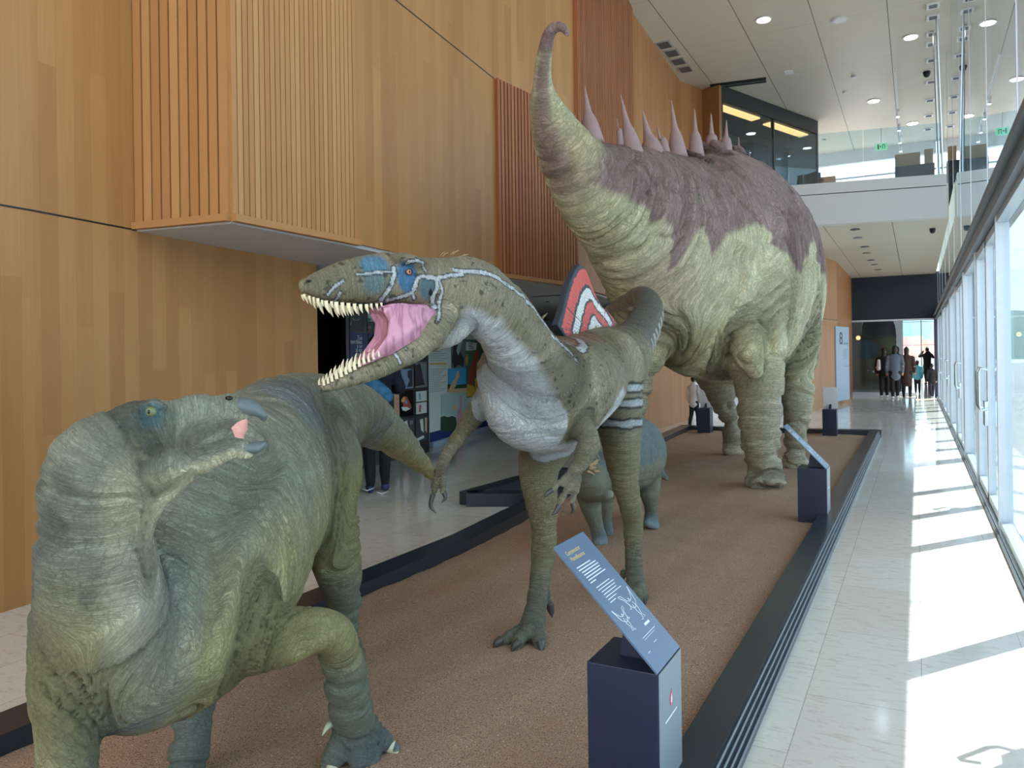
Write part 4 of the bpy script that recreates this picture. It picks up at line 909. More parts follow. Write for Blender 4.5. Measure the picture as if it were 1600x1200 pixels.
for x, y in Bd:     # boundary of the purple back measured along the body axis
    d_c = np.interp(x, [t_[0] for t_ in Ts[6:]], [t_[2] for t_ in Ts[6:]]); lr = np.interp(x, [t_[0] for t_ in Ts[6:]], [t_[2]*t_[3]/FX for t_ in Ts[6:]])
    off_p = W(x, y, d_c)+0; r = ray(x, y); c0 = W(x, 350, d_c)+lat_d*lr*.8
    p = CP+r*(np.dot(c0-CP, lat_d)/np.dot(r, lat_d)); BT.append((np.dot(p-CP, ax_d), p[2]))
BT.sort(); BTx = [b_[0] for b_ in BT]; BTz = [b_[1] for b_ in BT]
def sp_paint(D):
    co, v = D['co'], D['v']
    cream = np.array(lin((222, 215, 178))); n = fnoise(co*1.2, 3); c = full(D, cream)
    c = mixc(c, lin((202, 190, 144)), .6*sst(.5, .7, n)); c = mixc(c, lin((196, 170, 158)), .45*sst(.55, .7, fnoise(co*.9+5, 3)))
    c = mixc(c, lin((204, 192, 168)), .8*(D['tag'] == 1)*sst(1.6, .9, co[:, 2]))
    u = (co-CP)@ax_d; zb_ = np.interp(u, BTx, BTz)
    k = sst(-.05, .05, co[:, 2]-zb_+.18*(fnoise(np.stack([u*5, co[:, 2]*.8, u*0], 1), 2)-.5))*(((D['tag'] != 1) | (co[:, 2] > 2.2)))
    tail = (D['tag'] == 0)*(D['arc'] < 1.75)
    tt = sst(1.35, 1.75, D['arc'])
    kt = np.maximum(sst(.5, .8, v+.2*(n-.5)), sst(-.55, -.9, v+.2*(n-.5))*.8)
    kt = np.maximum(kt, sst(.42, .3, D['arc']))
    k = np.where((D['tag'] == 0) & (D['arc'] < 1.75), kt*(1-tt)+k*tt, k)
    c = mixc(c, lin((162, 136, 132)), k)
    c = mixc(c, lin((140, 112, 110)), .5*k*sst(.5, .7, fnoise(co*2.2, 3)))
    return c
def sp_disp(D):
    co = D['co']; n = fnoise(np.stack([D['arc']*2.2, co[:, 2]*1.4, co[:, 0]*.7], 1), 3); k = sst(.3, 2.2, np.where(D['tag'] == 0, D['arc'], 9))
    n2 = fnoise(np.stack([co[:, 2]*.5, D['arc']*3.3, co[:, 1]*1.2], 1), 2)
    return (wrinkle(D, .022, 4, .9, .08)+np.where(D['tag'] == 1, .25, 1)*wrinkle(D, .01, 11, 2.5, .12)-.05*np.maximum(0, 1-np.abs(n-.5)/.06)-.04*np.maximum(0, 1-np.abs(n2-.5)/.05))*k
q.finish('body', .021, 'skin_sauro', sd_, sp_paint, sp_disp, 5, minz=.02, arck={0: .5})
for bx, by, ax_, ay, hw, d in [(922, 198, 913, 133, 15, 6.85), (984, 218, 970, 148, 14, 7.5), (968, 205, 964, 186, 5, 7.45), (1018, 232, 1004, 172, 17, 7.9), (1036, 222, 1027, 198, 8, 8.1), (1057, 222, 1049, 157, 12, 8.3), (1087, 220, 1085, 170, 10, 8.6), (1112, 220, 1111, 177, 10, 8.9), (1134, 222, 1135, 188, 9, 9.2),
                               (1155, 234, 1154, 214, 6, 9.5), (1171, 249, 1171, 235, 5.5, 9.8), (1188, 262, 1187, 252, 6, 10.1), (1208, 280, 1209, 271, 5, 10.4)]:
    a = W(bx+(bx-ax_)*.3, by+26, d); e_ = W(ax_, ay, d); k = d/FX
    cone([a, W(bx, by, d)*.9+e_*.1, a*.45+e_*.55, e_], [hw*k*1.35, hw*k*.85, hw*k*.42, .004], 'back_spike', 'mauve_horn', sd_, 14)
#REST#
# ------------------------------------------------------------------ INFORMATION PLINTHS
def plinth(x0, y0, label, mode='side', group='plinths around the sand bed'):
    """box .235 x .25 x .52; mode 'side': panel rises from the corridor edge over the bed, 'back': from the far edge towards the bed"""
    r_ = empty('information_plinth', (x0+.117, y0+.125, .001), label, 'plinth')
    x1, y1 = x0+.235, y0+.25; zt = .52
    b = MB(); b.box(x0, x1, y0, y1, .001, zt-.002, .003); b.build('plinth_box', 'navy', r_)
    if mode == 'side':
        ex = np.array([0, 1., 0]); p0 = np.array([x1, y0, zt]); r = ray(865, 855); tl = CP+r*(2.299/r[1]) ; dv = tl-np.array([-.721, 2.299, .52]); L = np.linalg.norm(dv); up = dv/L
        b = MB(); b.box(x1+.001, x1+.004, y0+.004, y1-.004, .01, zt-.004); b.build('front_plate', 'post_face', r_)
        # emblem and line of lettering on the front plate
        b = MB(); c = Vector((x1+.0046, y0+.125, .40))
        b.prism([c+Vector((0, dy*.62, dz*.62)) for dy, dz in ((-.02, -.03), (.0, -.045), (.022, -.025), (.02, .01), (.006, .045), (.004, .01), (-.012, .03), (-.022, 0))], (.0008, 0, 0)); b.build('emblem', 'red_ink', r_)
        b = MB(); b.prism([c+Vector((.0006, dy*.62, dz*.62)) for dy, dz in ((-.008, -.02), (.006, -.03), (.012, -.01), (.004, .02), (-.004, .0))], (.0008, 0, 0)); b.build('emblem', 'white_ink', r_)
        b = MB(); b.box(x1+.0042, x1+.005, y0+.06, y0+.19, .34, .345); b.build('lettering_line', 'white_ink', r_)
    else:
        ex = np.array([-1., 0, 0]); p0 = np.array([x1, y1, zt]); up = np.array([0, -.22, .97]); up /= np.linalg.norm(up); L = .40
    wd = .25 if mode == 'side' else .235
    nn = np.cross(ex, up); nn /= np.linalg.norm(nn)
    def q(u, v, h=0): return p0+ex*u+up*v+nn*h
    b = MB(); b.prism([q(0, 0, -.006), q(wd, 0, -.006), q(wd, L, -.006), q(0, L, -.006)], tuple(nn*.006)); pn = b.build('information_panel', 'panel' if mode == 'side' else 'lamp_off', r_)
    # wedge bracket
    b = MB()
    if mode == 'side': b.prism([(x1-.03, y0+.1, zt-.003), (x1-.16, y0+.1, zt-.003), tuple(p0+up*.19+np.array([0, .1, 0])-nn*.006)], (0, .05, 0))
    else: b.prism([(x0+.1, y1-.04, zt-.003), (x0+.1, y1-.15, zt-.003), (x0+.1, y1-.05, zt+.08)], (.035, 0, 0))
    b.build('bracket', 'navy', r_)
    if mode == 'side':
        b = MB(); E3 = .0012
        def bar(u0, u1, v, hgt=.0035): b.prism([q(u0, v), q(u1, v), q(u1, v+hgt), q(u0, v+hgt)], tuple(nn*E3))
        v = L*.80
        for k, (a, c) in enumerate(((.03, .145), (.03, .175), (.04, .18), (.04, .175), (.04, .17), (.04, .19), (.04, .085))):
            bar(a, c, v-k*.0105)
        b.build('caption_paragraph', 'white_ink', pn); b = MB()
        v = L*.80-.0105*7-.012
        for k, (a, c) in enumerate(((.05, .165), (.05, .19), (.06, .18), (.06, .175), (.06, .20), (.06, .135), (.06, .11))):
            bar(a, c, v-k*.0105, .0026)
        b.build('caption_paragraph', 'white_ink', pn); b = MB()
        bar(.15, .195, L*.25, .008); bar(.075, .20, L*.205, .0018); bar(.08, .18, L*.19, .0012); bar(.04, .06, L*.12, .0015); bar(.12, .15, L*.14, .0015)
        b.build('caption_footer', 'white_ink', pn)
        # line drawing of two dinosaurs
        b = MB()
        def ln(pts, r=.0011): b.tube([q(u, v_, .001) for u, v_ in pts], r, 5)
        def fig(u, v, s, m):
            f = lambda pts: [(u+m*a*s, v+c*s) for a, c in pts]
            ln(f([(-.1, .42), (-.02, .3), (.08, .2), (.2, .17), (.3, .2), (.4, .34), (.5, .36), (.47, .3), (.38, .24), (.33, .1), (.28, .04), (.2, .02), (.12, .04), (0, .12), (-.1, .42)]))
            ln(f([(.14, .14), (.1, .0), (.16, -.12), (.1, -.2), (.17, -.2)])); ln(f([(.22, .1), (.24, -.04), (.2, -.14), (.24, -.22), (.31, -.21)])); ln(f([(.32, .12), (.38, .04), (.42, .06)])); ln(f([(.15, .17), (.2, .24), (.24, .18)]))
        fig(.04, L*.34, .14, 1); fig(.215, L*.37, .18, -1)
        b.build('line_drawing', 'white_ink', pn)
        if y0 < 4:
            text('Concavenator', .023, q(.035, L*.905, .0002), ex, up, 'gold_ink', pn, squeeze=.85); text('Mantellisaurus', .023, q(.035, L*.905-.024, .0002), ex, up, 'gold_ink', pn, squeeze=.85)
        else:
            b = MB(); b.prism([q(.03, L-.07), q(.15, L-.07), q(.15, L-.057), q(.03, L-.057)], tuple(nn*E3)); b.build('caption_title', 'gold_ink', pn)
    return r_
plinth(-.955, 2.299, 'nearest slate-blue plinth with tilted panel, gold title and line drawing')
plinth(-.93, 7.03, 'blue plinth with tilted panel beside the big dinosaur\'s front foot')
plinth(-1.50, 14.6, 'plinth with upright pale panel at the far right end of the sand bed', 'back')
plinth(-3.66, 14.35, 'dark plinth with pale panel at the far left end, behind the big dinosaur', 'back')

# ------------------------------------------------------------------ GALLERY BOARDS
class Plane:
    def __init__(s, A, Bq):
        s.A = np.array([*A, 0.]); d = np.array([Bq[0]-A[0], Bq[1]-A[1], 0]); s.d = d/np.linalg.norm(d); s.n = np.array([s.d[1], -s.d[0], 0])
        if np.dot(s.n, F) > 0: s.n = -s.n
    def at(s, px_, py_, off=0.):
        r = ray(px_, py_); o_ = s.A+s.n*off; return CP+r*(np.dot(o_-CP, s.n)/np.dot(r, s.n))
    def uv(s, px_, py_): p = s.at(px_, py_); return np.dot(p-s.A, s.d), p[2]
    def rect(s, b, x0, x1, y0, y1, off=.01, th=.006):
        """rectangle on the plane from picture measurements, squared up"""
        ua, za = s.uv(x0, y0); ub, _ = s.uv(x1, y0); _, zb_ = s.uv(x0, y1)
        s.box(b, ua, ub, zb_, za, off, th)
    def box(s, b, u0, u1, z0, z1, off, th):
        P_ = lambda u, z: tuple(s.A+s.d*u+s.n*off+np.array([0, 0, z]))
        b.prism([P_(u0, z0), P_(u1, z0), P_(u1, z1), P_(u0, z1)], tuple(s.n*th))
    def poly(s, b, pts, off=.02, th=.004):
        b.prism([tuple(s.at(x, y, off)) for x, y in pts], tuple(s.n*th))
bp1 = Plane((-6.98, 9.99), (-7.03, 10.41))
u_r, _ = bp1.uv(670.5, 690); u_l, _ = bp1.uv(543, 700)
bo = empty('black_display_board', tuple(bp1.A+bp1.d*(u_r+u_l)/2), 'black display board with blue text panel and small photographs', 'display board')
b = MB(); bp1.box(b, u_l, u_r, 0.002, 2.44, -.08, .08); b.build('board', 'board_black', bo)
def pic(pl_, par, x0, x1, y0, y1, m, off=.003, shapes=(), name='photo_print'):
    b = MB(); pl_.rect(b, x0, x1, y0, y1, off, .004); o_ = b.build(name, m, par)
    for k, (pts, mm) in enumerate(shapes):
        b = MB(); pl_.poly(b, pts, off+.006+k*.0012, .001); b.build('printed_shape', mm, o_)
    return o_
bl = pic(bp1, bo, 546, 572, 519, 600, 'board_blue', name='text_panel'); pic(bp1, bo, 575, 600, 520, 600, 'board_blue', name='text_panel')
for k, s_ in enumerate(('Tus', 'terribles', 'a av', 'al en', 'de la')):
    p_ = bp1.at(566, 531+k*6.3, .009); text(s_, .085, p_, bp1.d, (0, 0, 1), 'white_ink', bl, align='RIGHT' if k < 5 else 'LEFT', squeeze=1.)
pic(bp1, bo, 546, 566, 492, 516, 'pic_dark', shapes=[([(550, 496), (556, 500), (563, 497), (560, 501), (552, 500)], 'text_grey'), ([(547, 504), (549, 503), (549, 508), (547, 508)], 'text_grey')])
pic(bp1, bo, 574, 592, 489, 502, 'pic_pale', shapes=[([(576, 492), (590, 498), (590, 499.5), (577, 494)], 'white_ink'), ([(574, 496), (580, 499), (578, 502), (574, 502)], 'pic_green')])
pic(bp1, bo, 574, 591, 504, 517, 'pic_dark', shapes=[([(584, 511), (590, 511), (590, 516.5), (584, 516.5)], 'text_grey'), ([(575, 510), (579, 509), (580, 514), (575, 514)], 'pic_grey')])
pic(bp1, bo, 618, 622, 580, 607, 'white_ink'); pic(bp1, bo, 615, 623, 613, 654, 'pic_tan', shapes=[([(618, 618), (622.5, 624), (622.5, 653), (619, 652)], 'mouth_rose')]); pic(bp1, bo, 616, 623, 658, 692, 'text_grey', shapes=[([(618, 672), (622.5, 678), (622.5, 688), (618, 684)], 'white_ink')])
pic(bp1, bo, 625, 645, 577, 608, 'pic_lblue', shapes=[([(637, 580), (644.7, 576), (644.7, 604), (636, 605), (640, 594), (637, 588)], 'black')])
pic(bp1, bo, 648, 666, 566, 606, 'pic_grey', shapes=[([(648.3, 572), (656, 567), (659, 580), (662, 596), (664.5, 601), (648.3, 604)], 'black')])
pic(bp1, bo, 624, 645, 611, 652, 'black_gloss', shapes=[([(627, 624), (631, 619), (636, 620), (642, 632), (643, 638), (634, 642), (628, 637), (630, 633)], 'pic_red'), ([(627, 624), (631, 620), (634, 622), (631, 629), (627, 628)], 'pic_yellow'), ([(627, 636), (636, 636), (641, 639), (634, 642.5), (629, 641)], 'white_ink'), ([(632, 626), (635, 624), (637, 630), (634, 632)], 'pic_lblue')])
pic(bp1, bo, 649.5, 666, 612, 628, 'board_white', shapes=[([(654, 616), (657, 613), (657.5, 624), (655.5, 625)], 'pic_lblue')]); pic(bp1, bo, 649.5, 666, 630, 647.5, 'board_white', shapes=[([(655, 633), (658, 632), (657.5, 644), (654.5, 644)], 'red_ink')])
pic(bp1, bo, 627, 646.5, 656, 696, 'pic_dark', shapes=[([(631, 660), (636, 656.5), (638, 668), (634, 682), (628, 684), (629, 672)], 'board_white'), ([(636, 676), (640, 672), (637, 692), (629, 696)], 'mouth_rose'), ([(640, 658), (645, 656.5), (645, 662), (641, 664)], 'pic_grey')])
pic(bp1, bo, 649, 667.5, 652, 691, 'pic_dark', shapes=[([(656, 656), (661, 654), (662, 676), (658, 672)], 'board_white'), ([(650, 686), (662, 680), (663, 684), (650, 690.5)], 'board_white'), ([(664, 652.5), (667, 652.5), (667, 676), (664, 672)], 'pic_tan')])
bp2 = Plane((-7.32, 10.86), (-8.13, 14.62))
u_l, _ = bp2.uv(671.5, 690); u_r, _ = bp2.uv(781, 680)
wo_ = empty('white_display_board', tuple(bp2.A+bp2.d*(u_r+u_l)/2), 'large white display board with green poster and dinosaur statue photographs', 'display board')
b = MB(); bp2.box(b, u_l, u_r, .12, 2.44, -.12, .12); b.build('board', 'board_white', wo_)
b = MB(); bp2.box(b, u_l, u_r, .10, .26, .0, .004); b.build('blue_band', 'board_blue', wo_)
b = MB(); bp2.box(b, u_l, u_r, .002, .10, -.14, .2); b.build('board_foot', 'sign_grey', wo_)
b = MB()
for k in range(8): bp2.rect(b, 672, 697-(k % 3)*4, 543+k*2.9, 543.7+k*2.9, .001, .001)
for k in range(14): bp2.rect(b, 672, 697-(k % 4)*3, 577+k*2.7, 577.6+k*2.7, .001, .001)
b.build('text_lines', 'text_grey', wo_)
b = MB(); bp2.rect(b, 671.8, 697, 567, 570.5, .001, .001); b.build('title_line', 'gold_ink', wo_)
pic(bp2, wo_, 704, 727, 523, 577, 'pic_grey', shapes=[([(709, 535), (713, 530), (716, 545), (725, 560), (724, 574), (716, 570), (710, 576), (706, 566)], 'pic_dark'), ([(718, 527), (724, 525), (721, 540), (716, 556), (713, 548)], 'pic_pale')], off=.002)
gp = pic(bp2, wo_, 727, 761, 530, 622, 'pic_green', shapes=[([(728, 534), (745, 536), (744, 547), (728, 548)], 'white_ink'), ([(741, 549), (748, 547), (749, 556), (744, 572), (741, 592), (739, 596), (742, 618), (739, 618), (736, 600), (733, 618), (730, 618), (732, 592), (734, 576), (738, 566)], 'pic_red'), ([(727.5, 560), (731, 552), (731.5, 566), (728, 572)], 'pic_yellow'), ([(742, 592), (754, 588), (750, 606), (747, 618), (743, 610)], 'pic_yellow'), ([(730, 600), (742, 604), (743, 620), (729, 620)], 'pic_yellow'), ([(745, 566), (755, 564), (755, 574), (747, 576)], 'pic_pale')], off=.008)
text('FEG', .17, bp2.at(732, 545.5, .020), bp2.d, (0, 0, 1), 'pic_dark', gp)
pic(bp2, wo_, 699.5, 730, 576, 613, 'pic_sky', shapes=[([(699.8, 600), (708, 602), (729.7, 600), (729.7, 608), (699.8, 609)], 'pic_bush'), ([(699.8, 608), (729.7, 606), (729.7, 612.8), (699.8, 612.8)], 'pic_tan'), ([(713, 582), (717, 578), (718, 588), (714, 596), (712, 604), (705, 612), (700.5, 611), (705, 600), (710, 592)], 'pic_tan')], off=.004)
pic(bp2, wo_, 688.5, 731, 616, 675, 'pic_pale', shapes=[([(689, 652), (694, 650), (700, 652), (706, 650), (712, 652), (715, 670), (707, 674), (689, 674.5)], 'pic_bush'), ([(718, 618), (722, 620), (721, 640), (724, 656), (722, 666), (713, 668), (714, 650), (716, 640), (719, 634), (718.5, 624)], 'pic_pink'), ([(708, 632), (713, 631), (713, 641), (708, 641)], 'pic_tan')], off=.004)
# black sheet standing in for the dark void at the passage mouth
tag(B('dark_void_sheet', 'black', -7.4, -6.9, 8.2, 8.28, .002, 2.44), 'tall black sheet standing in for the dark void beside the wooden wall', 'dark void')

# ------------------------------------------------------------------ UPSTAIRS
Pa = G(1127, 142, 7.95); Pb = G(1278, 197, 7.95)
cs = empty('wall_display_case', (Pa[0], Pa[1], 5.0), 'black upstairs display case with warm strip lights and a rock specimen', 'display case')
cp = Plane(Pa[:2], Pb[:2]); Lc = np.linalg.norm((Pb-Pa)[:2])
b = MB(); cp.box(b, 0, Lc, 7.72, 8.09, -1.6, 1.6); cp.box(b, 0, Lc, 5.0, 5.5, -1.6, 1.6); cp.box(b, 0, Lc, 5.5, 7.72, -1.6, .05); cp.box(b, -.0, .06, 5.5, 7.72, -1.55, 1.55); cp.box(b, Lc*.50, Lc*.50+.05, 5.5, 7.72, -.08, .08); cp.box(b, Lc-.05, Lc, 5.5, 7.72, -1.6, 1.6)
b.build('case_frame', 'black', cs)
b = MB(); cp.box(b, -.1, -.0, 5.0, 8.09, -1.6, 1.6); b.build('wood_end_panel', 'wood_orange', cs)
b = MB(); cp.box(b, .06, Lc*.5, 5.5, 7.72, -.03, .01); b.build('glass_pane', 'glass', cs); b = MB(); cp.box(b, Lc*.5+.05, Lc-.05, 5.5, 7.72, -.03, .01); b.build('glass_pane', 'glass', cs)
for u0, u1 in ((.1, Lc*.42), (Lc*.54, Lc-.25)):
    b = MB(); cp.box(b, u0, u1, 7.68, 7.715, -.42, .26); b.build('strip_light', 'case_light', cs)
q_ = Body(); c_ = cp.A+cp.d*Lc*.72-cp.n*.7
q_.chain([[*(c_-cp.d*.75+np.array([0, 0, 5.62])), .15, .15], [*(c_-cp.d*.3+np.array([0, 0, 5.75])), .3, .28], [*(c_+cp.d*.15+np.array([0, 0, 5.85])), .32, .42], [*(c_+cp.d*.7+np.array([0, 0, 5.62])), .2, .15]])
ro = q_.finish('rock_specimen', .05, 'rock', None, lambda D: full(D, (.3, .2, .1)), lambda D: .12*(fnoise(D['co']*7, 3)-.5), 1)
tag(ro, 'rough brown rock specimen inside the upstairs display case', 'rock')
b = MB(); cp.box(b, Lc*.66, Lc*.78, 6.15, 6.55, -.6, .01); tag(b.build('paper_sheet', 'paper'), 'pale square sheet standing above the rock in the upstairs case', 'picture')
ba = empty('glass_balustrade', (-1, 17.3, 5.04), 'clear glass balustrade along the edge of the upper floor', 'balustrade')
e0 = np.array([-4.3, 17.0]); 
ed = [(-4.6, 17.02), (-2.34, 17.05), (.5, 17.6)]
for (xa, ya), (xb, yb) in zip(ed, ed[1:]):
    n_ = 2
    for k in range(n_):
        pA = (xa+(xb-xa)*k/n_, ya+(yb-ya)*k/n_); pB = (xa+(xb-xa)*(k+.99)/n_, ya+(yb-ya)*(k+.99)/n_)
        b = MB(); b.prism([(*pA, 5.037), (*pB, 5.037), (pB[0], pB[1]+.012, 5.037), (pA[0], pA[1]+.012, 5.037)], (0, 0, 1.05)); b.build('glass_pane', 'glass', ba)
ct = G(1432, 262, 5.9)
P_ = W(1432, 262, 22)
cb_ = empty('black_counter', (P_[0], P_[1], 5.0), 'low black counter on the upper floor near the glass facade', 'counter')
b = MB(); b.box(P_[0]-.55, P_[0]+.45, P_[1]-.2, P_[1]+.3, 5.001, 6.85, .01); b.build('counter_body', 'black', cb_)
b = MB(); b.box(P_[0]-.55, P_[0]+.1, P_[1]+.02, P_[1]+.08, 6.85, 7.25); b.box(P_[0]+.2, P_[0]+.42, P_[1]+.02, P_[1]+.08, 6.85, 7.3); b.build('lit_picture', 'rock', cb_)
ex_ = G(1377, 229, 7.5); 
es = empty('exit_sign', (ex_[0], 24.0, 7.3), 'small green running-man exit sign hanging over the upper floor', 'sign')
P_ = W(1377, 229, 22.5)
b = MB(); b.box(P_[0]-.16, P_[0]+.16, P_[1], P_[1]+.03, P_[2]-.1, P_[2]+.1); sg = b.build('sign_plate', 'exit_green', es)
b = MB()
for x0_, x1_, z0_, z1_ in ((-.1, -.06, -.07, .07), (.02, .1, .04, .06), (.02, .04, -.07, .06), (.08, .1, -.07, .06), (-.04, -.01, -.02, .03)): b.box(P_[0]+x0_, P_[0]+x1_, P_[1]-.004, P_[1]-.001, P_[2]+z0_, P_[2]+z1_)
b.build('pictogram', 'black', sg)
b = MB(); b.cyl((P_[0], P_[1]+.015, (P_[2]+.1+ZC)/2), .008, ZC-P_[2]-.1, 8); b.build('hanger', 'alu', es)
# ------------------------------------------------------------------ CEILING FITTINGS
def lamp(px_, py_, r, on, label, z=ZC, grp=None):
    p = G(px_, py_, z); o_ = empty('ceiling_downlight', (p[0], p[1], z-.001), label, 'ceiling light', grp)
    b = MB(); b.cyl((p[0], p[1], z-.012), r+.03, .02, 32); b.build('trim_ring', 'white_paint', o_, False)
    b = MB(); b.cyl((p[0], p[1], z-.025), r, .012, 32); b.build('diffuser', 'lamp' if on else 'lamp_off', o_)
lamp(1193, 30, .12, 1, 'glowing round downlight in the ceiling, left one of the nearest pair'); lamp(1423, 57, .12, 1, 'glowing round downlight in the ceiling close to the glass facade')
lamp(1365, 157, .13, 1, 'glowing round downlight beside the hanging track spots'); lamp(1426, 192, .13, 1, 'farthest glowing downlight, beyond the track spots near the facade')
lamp(1312, 30, .12, 0, 'unlit white round downlight between the two bright nearest ones')
for px_, py_, lb in ((1334, 119, 'white smoke detector in the middle of the high ceiling'), (1320, 143, 'tiny white ceiling sensor before the track spots'), (1287, 218, 'white smoke detector at the far end of the high ceiling')):
    p = G(px_, py_, ZC); b = MB(); b.cyl((p[0], p[1], ZC-.022), .07 if 'tiny' not in lb else .035, .04, 20, r2=.05); tag(b.build('smoke_detector', 'white_paint'), lb, 'detector')
p = G(1233, 112, ZC); b = MB(); b.box(p[0]-.09, p[0]+.09, p[1]-.1, p[1]+.1, ZC-.03, ZC-.001); tag(b.build('ceiling_access_point', 'lamp_off'), 'small white rectangular box on the high ceiling', 'ceiling device')
ex4 = ['nearest', 'second', 'third', 'farthest']
for k, (px_, py_) in enumerate(((1038, 70), (1050, 83), (1060, 96), (1071, 108))):
    p = G(px_, py_, ZC); o_ = empty('ceiling_vent', (p[0], p[1], ZC), 'square grey ceiling vent beside the wooden wall, %s of four' % ex4[k], 'vent', 'square vents by the wooden wall')
    b = MB(); b.box(p[0]-.16, p[0]+.16, p[1]-.2, p[1]+.2, ZC-.012, ZC-.001); b.build('vent_frame', 'alu', o_)
    b = MB(); b.box(p[0]-.12, p[0]+.12, p[1]-.16, p[1]+.16, ZC-.018, ZC-.012); b.build('vent_grille', 'alu_dark', o_)
pA = G(1110, 135, ZC); pB = G(1197, 124, ZC)
b = MB(); d_ = Vector((pB-pA)); n_ = Vector((-d_.y, d_.x, 0)).normalized()*.16
pA = pA-Z*.003; pB = pB-Z*.003; b.prism([Vector(pA)-n_, Vector(pB)-n_, Vector(pB)+n_, Vector(pA)+n_], (0, 0, -.02)); df = b.build('linear_diffuser', 'black'); tag(df, 'long black slot diffuser in the ceiling before the upstairs case', 'vent')
b = MB(); b.prism([Vector(pA)-n_*.1, Vector(pB)-n_*.1, Vector(pB)+n_*.1, Vector(pA)+n_*.1], (0, 0, -.03)); b.build('slot_bar', 'alu_dark', df)
for k, (px_, py_) in enumerate(((1458, 8), (1458, 26), (1457, 52), (1456, 68), (1456, 93), (1455, 127), (1453, 156), (1451, 180), (1450, 201))):
    p = G(px_, py_, ZC); o_ = empty('facade_ceiling_vent', (p[0], p[1], ZC), 'small square white-rimmed ceiling grille in the row along the glass, number %s from the camera' % ('one two three four five six seven eight nine'.split()[k]), 'vent', 'grilles along the glass facade')
    b = MB(); b.box(p[0]-.11, p[0]+.11, p[1]-.12, p[1]+.12, ZC-.03, ZC-.001); b.build('vent_frame', 'lamp_off', o_)
    b = MB()
    for j in range(4): b.box(p[0]-.07, p[0]+.07, p[1]-.09+j*.045, p[1]-.07+j*.045, ZC-.036, ZC-.03)
    b.build('vent_grille', 'alu_dark', o_)
p = G(1448, 112, ZC); b = MB(); b.cyl((p[0], p[1], ZC-.03), .08, .05, 20); b.ball((p[0], p[1], ZC-.06), .075, 18); tag(b.build('dome_camera', 'black', smooth=True), 'black dome security camera on the high ceiling near the glass', 'camera')
tk = empty('track_light', (G(1398, 100, ZC)[0], 21, ZC), 'white ceiling track with four small spotlights over the upper floor', 'track light')
pA = G(1398, 98, ZC); pB = G(1407, 218, ZC)
b = MB(); b.box(pA[0]-.02, pA[0]+.02, pA[1], pB[1], ZC-.22, ZC-.18); 
for f in (.05, .5, .95): b.cyl((pA[0], pA[1]+(pB[1]-pA[1])*f, ZC-.1), .008, .2, 8)
b.build('track', 'white_paint', tk)
for f in (.42, .62, .82, .97):
    y = pA[1]+(pB[1]-pA[1])*f; b = MB(); b.cyl((pA[0], y, ZC-.33), .045, .18, 16); sp2 = b.build('spotlight', 'spot', tk, True)
    b = MB(); b.cyl((pA[0], y, ZC-.425), .035, .01, 16); b.build('spot_lens', 'lamp', sp2)
# lower ceiling fittings
for k, (px_, py_) in enumerate(((1336, 358), (1340, 371), (1351, 385), (1354, 395), (1361, 406), (1366, 413), (1372, 421))):
    p = G(px_, py_, 4.2); b = MB(); b.cyl((p[0], p[1], 4.19), .1, .018, 20); tag(b.build('recessed_downlight', 'text_grey' if k % 2 else 'alu_dark'), 'recessed round fitting in the low ceiling, %s from the front of the row' % ('first second third fourth fifth sixth seventh'.split()[k]), 'ceiling light', 'fittings under the upper floor')
p = G(1457, 357, 4.2); b = MB(); b.cyl((p[0], p[1], 4.18), .06, .04, 16); b.ball((p[0], p[1], 4.15), .06, 14); tag(b.build('dome_camera', 'black', smooth=True), 'black dome security camera under the low ceiling near the glass', 'camera')
# passage soffit fittings
p = G(855, 462, 2.47); b = MB(); b.box(p[0]-.25, p[0]+.25, p[1]-.03, p[1]+.03, 2.462, 2.469); tag(b.build('slot_light', 'black'), 'thin dark slot fitting in the grey soffit behind the fin', 'ceiling light')
p = G(856, 471, 2.47); b = MB(); b.cyl((p[0], p[1], 2.462), .03, .014, 14); tag(b.build('round_sensor', 'black'), 'tiny black round sensor in the grey soffit', 'sensor')
# ------------------------------------------------------------------ SIGN 8
sp8 = Plane((-2.62, 21.0), (-2.05, 24.3))
a8, z8 = sp8.uv(1304, 508); b8, _ = sp8.uv(1324.5, 508)
s8 = empty('numbered_wall_sign', tuple(sp8.A+sp8.d*(a8+b8)/2+np.array([0, 0, .1])), 'tall grey-blue sign with a black figure 8 on the far wooden wall', 'sign')
b = MB(); sp8.box(b, a8, b8, .12, 2.3, .001, .03); b.build('sign_plate', 'sign_grey', s8)
text('8', .52, sp8.A+sp8.d*(a8+(b8-a8)*.24)+sp8.n*.034+np.array([0, 0, 1.78]), sp8.d, (0, 0, 1), 'black', s8, squeeze=1.5)
b = MB(); sp8.box(b, a8+(b8-a8)*.55, a8+(b8-a8)*.93, 1.77, 1.83, .032, .002)
sp8.box(b, a8+(b8-a8)*.55, a8+(b8-a8)*.93, 1.12, 1.14, .032, .002)
for k in range(9): sp8.box(b, a8+(b8-a8)*.55, a8+(b8-a8)*(.88-.05*(k % 3)), 1.62-k*.035, 1.632-k*.035, .032, .002)
b.build('text_lines', 'text_grey', s8)
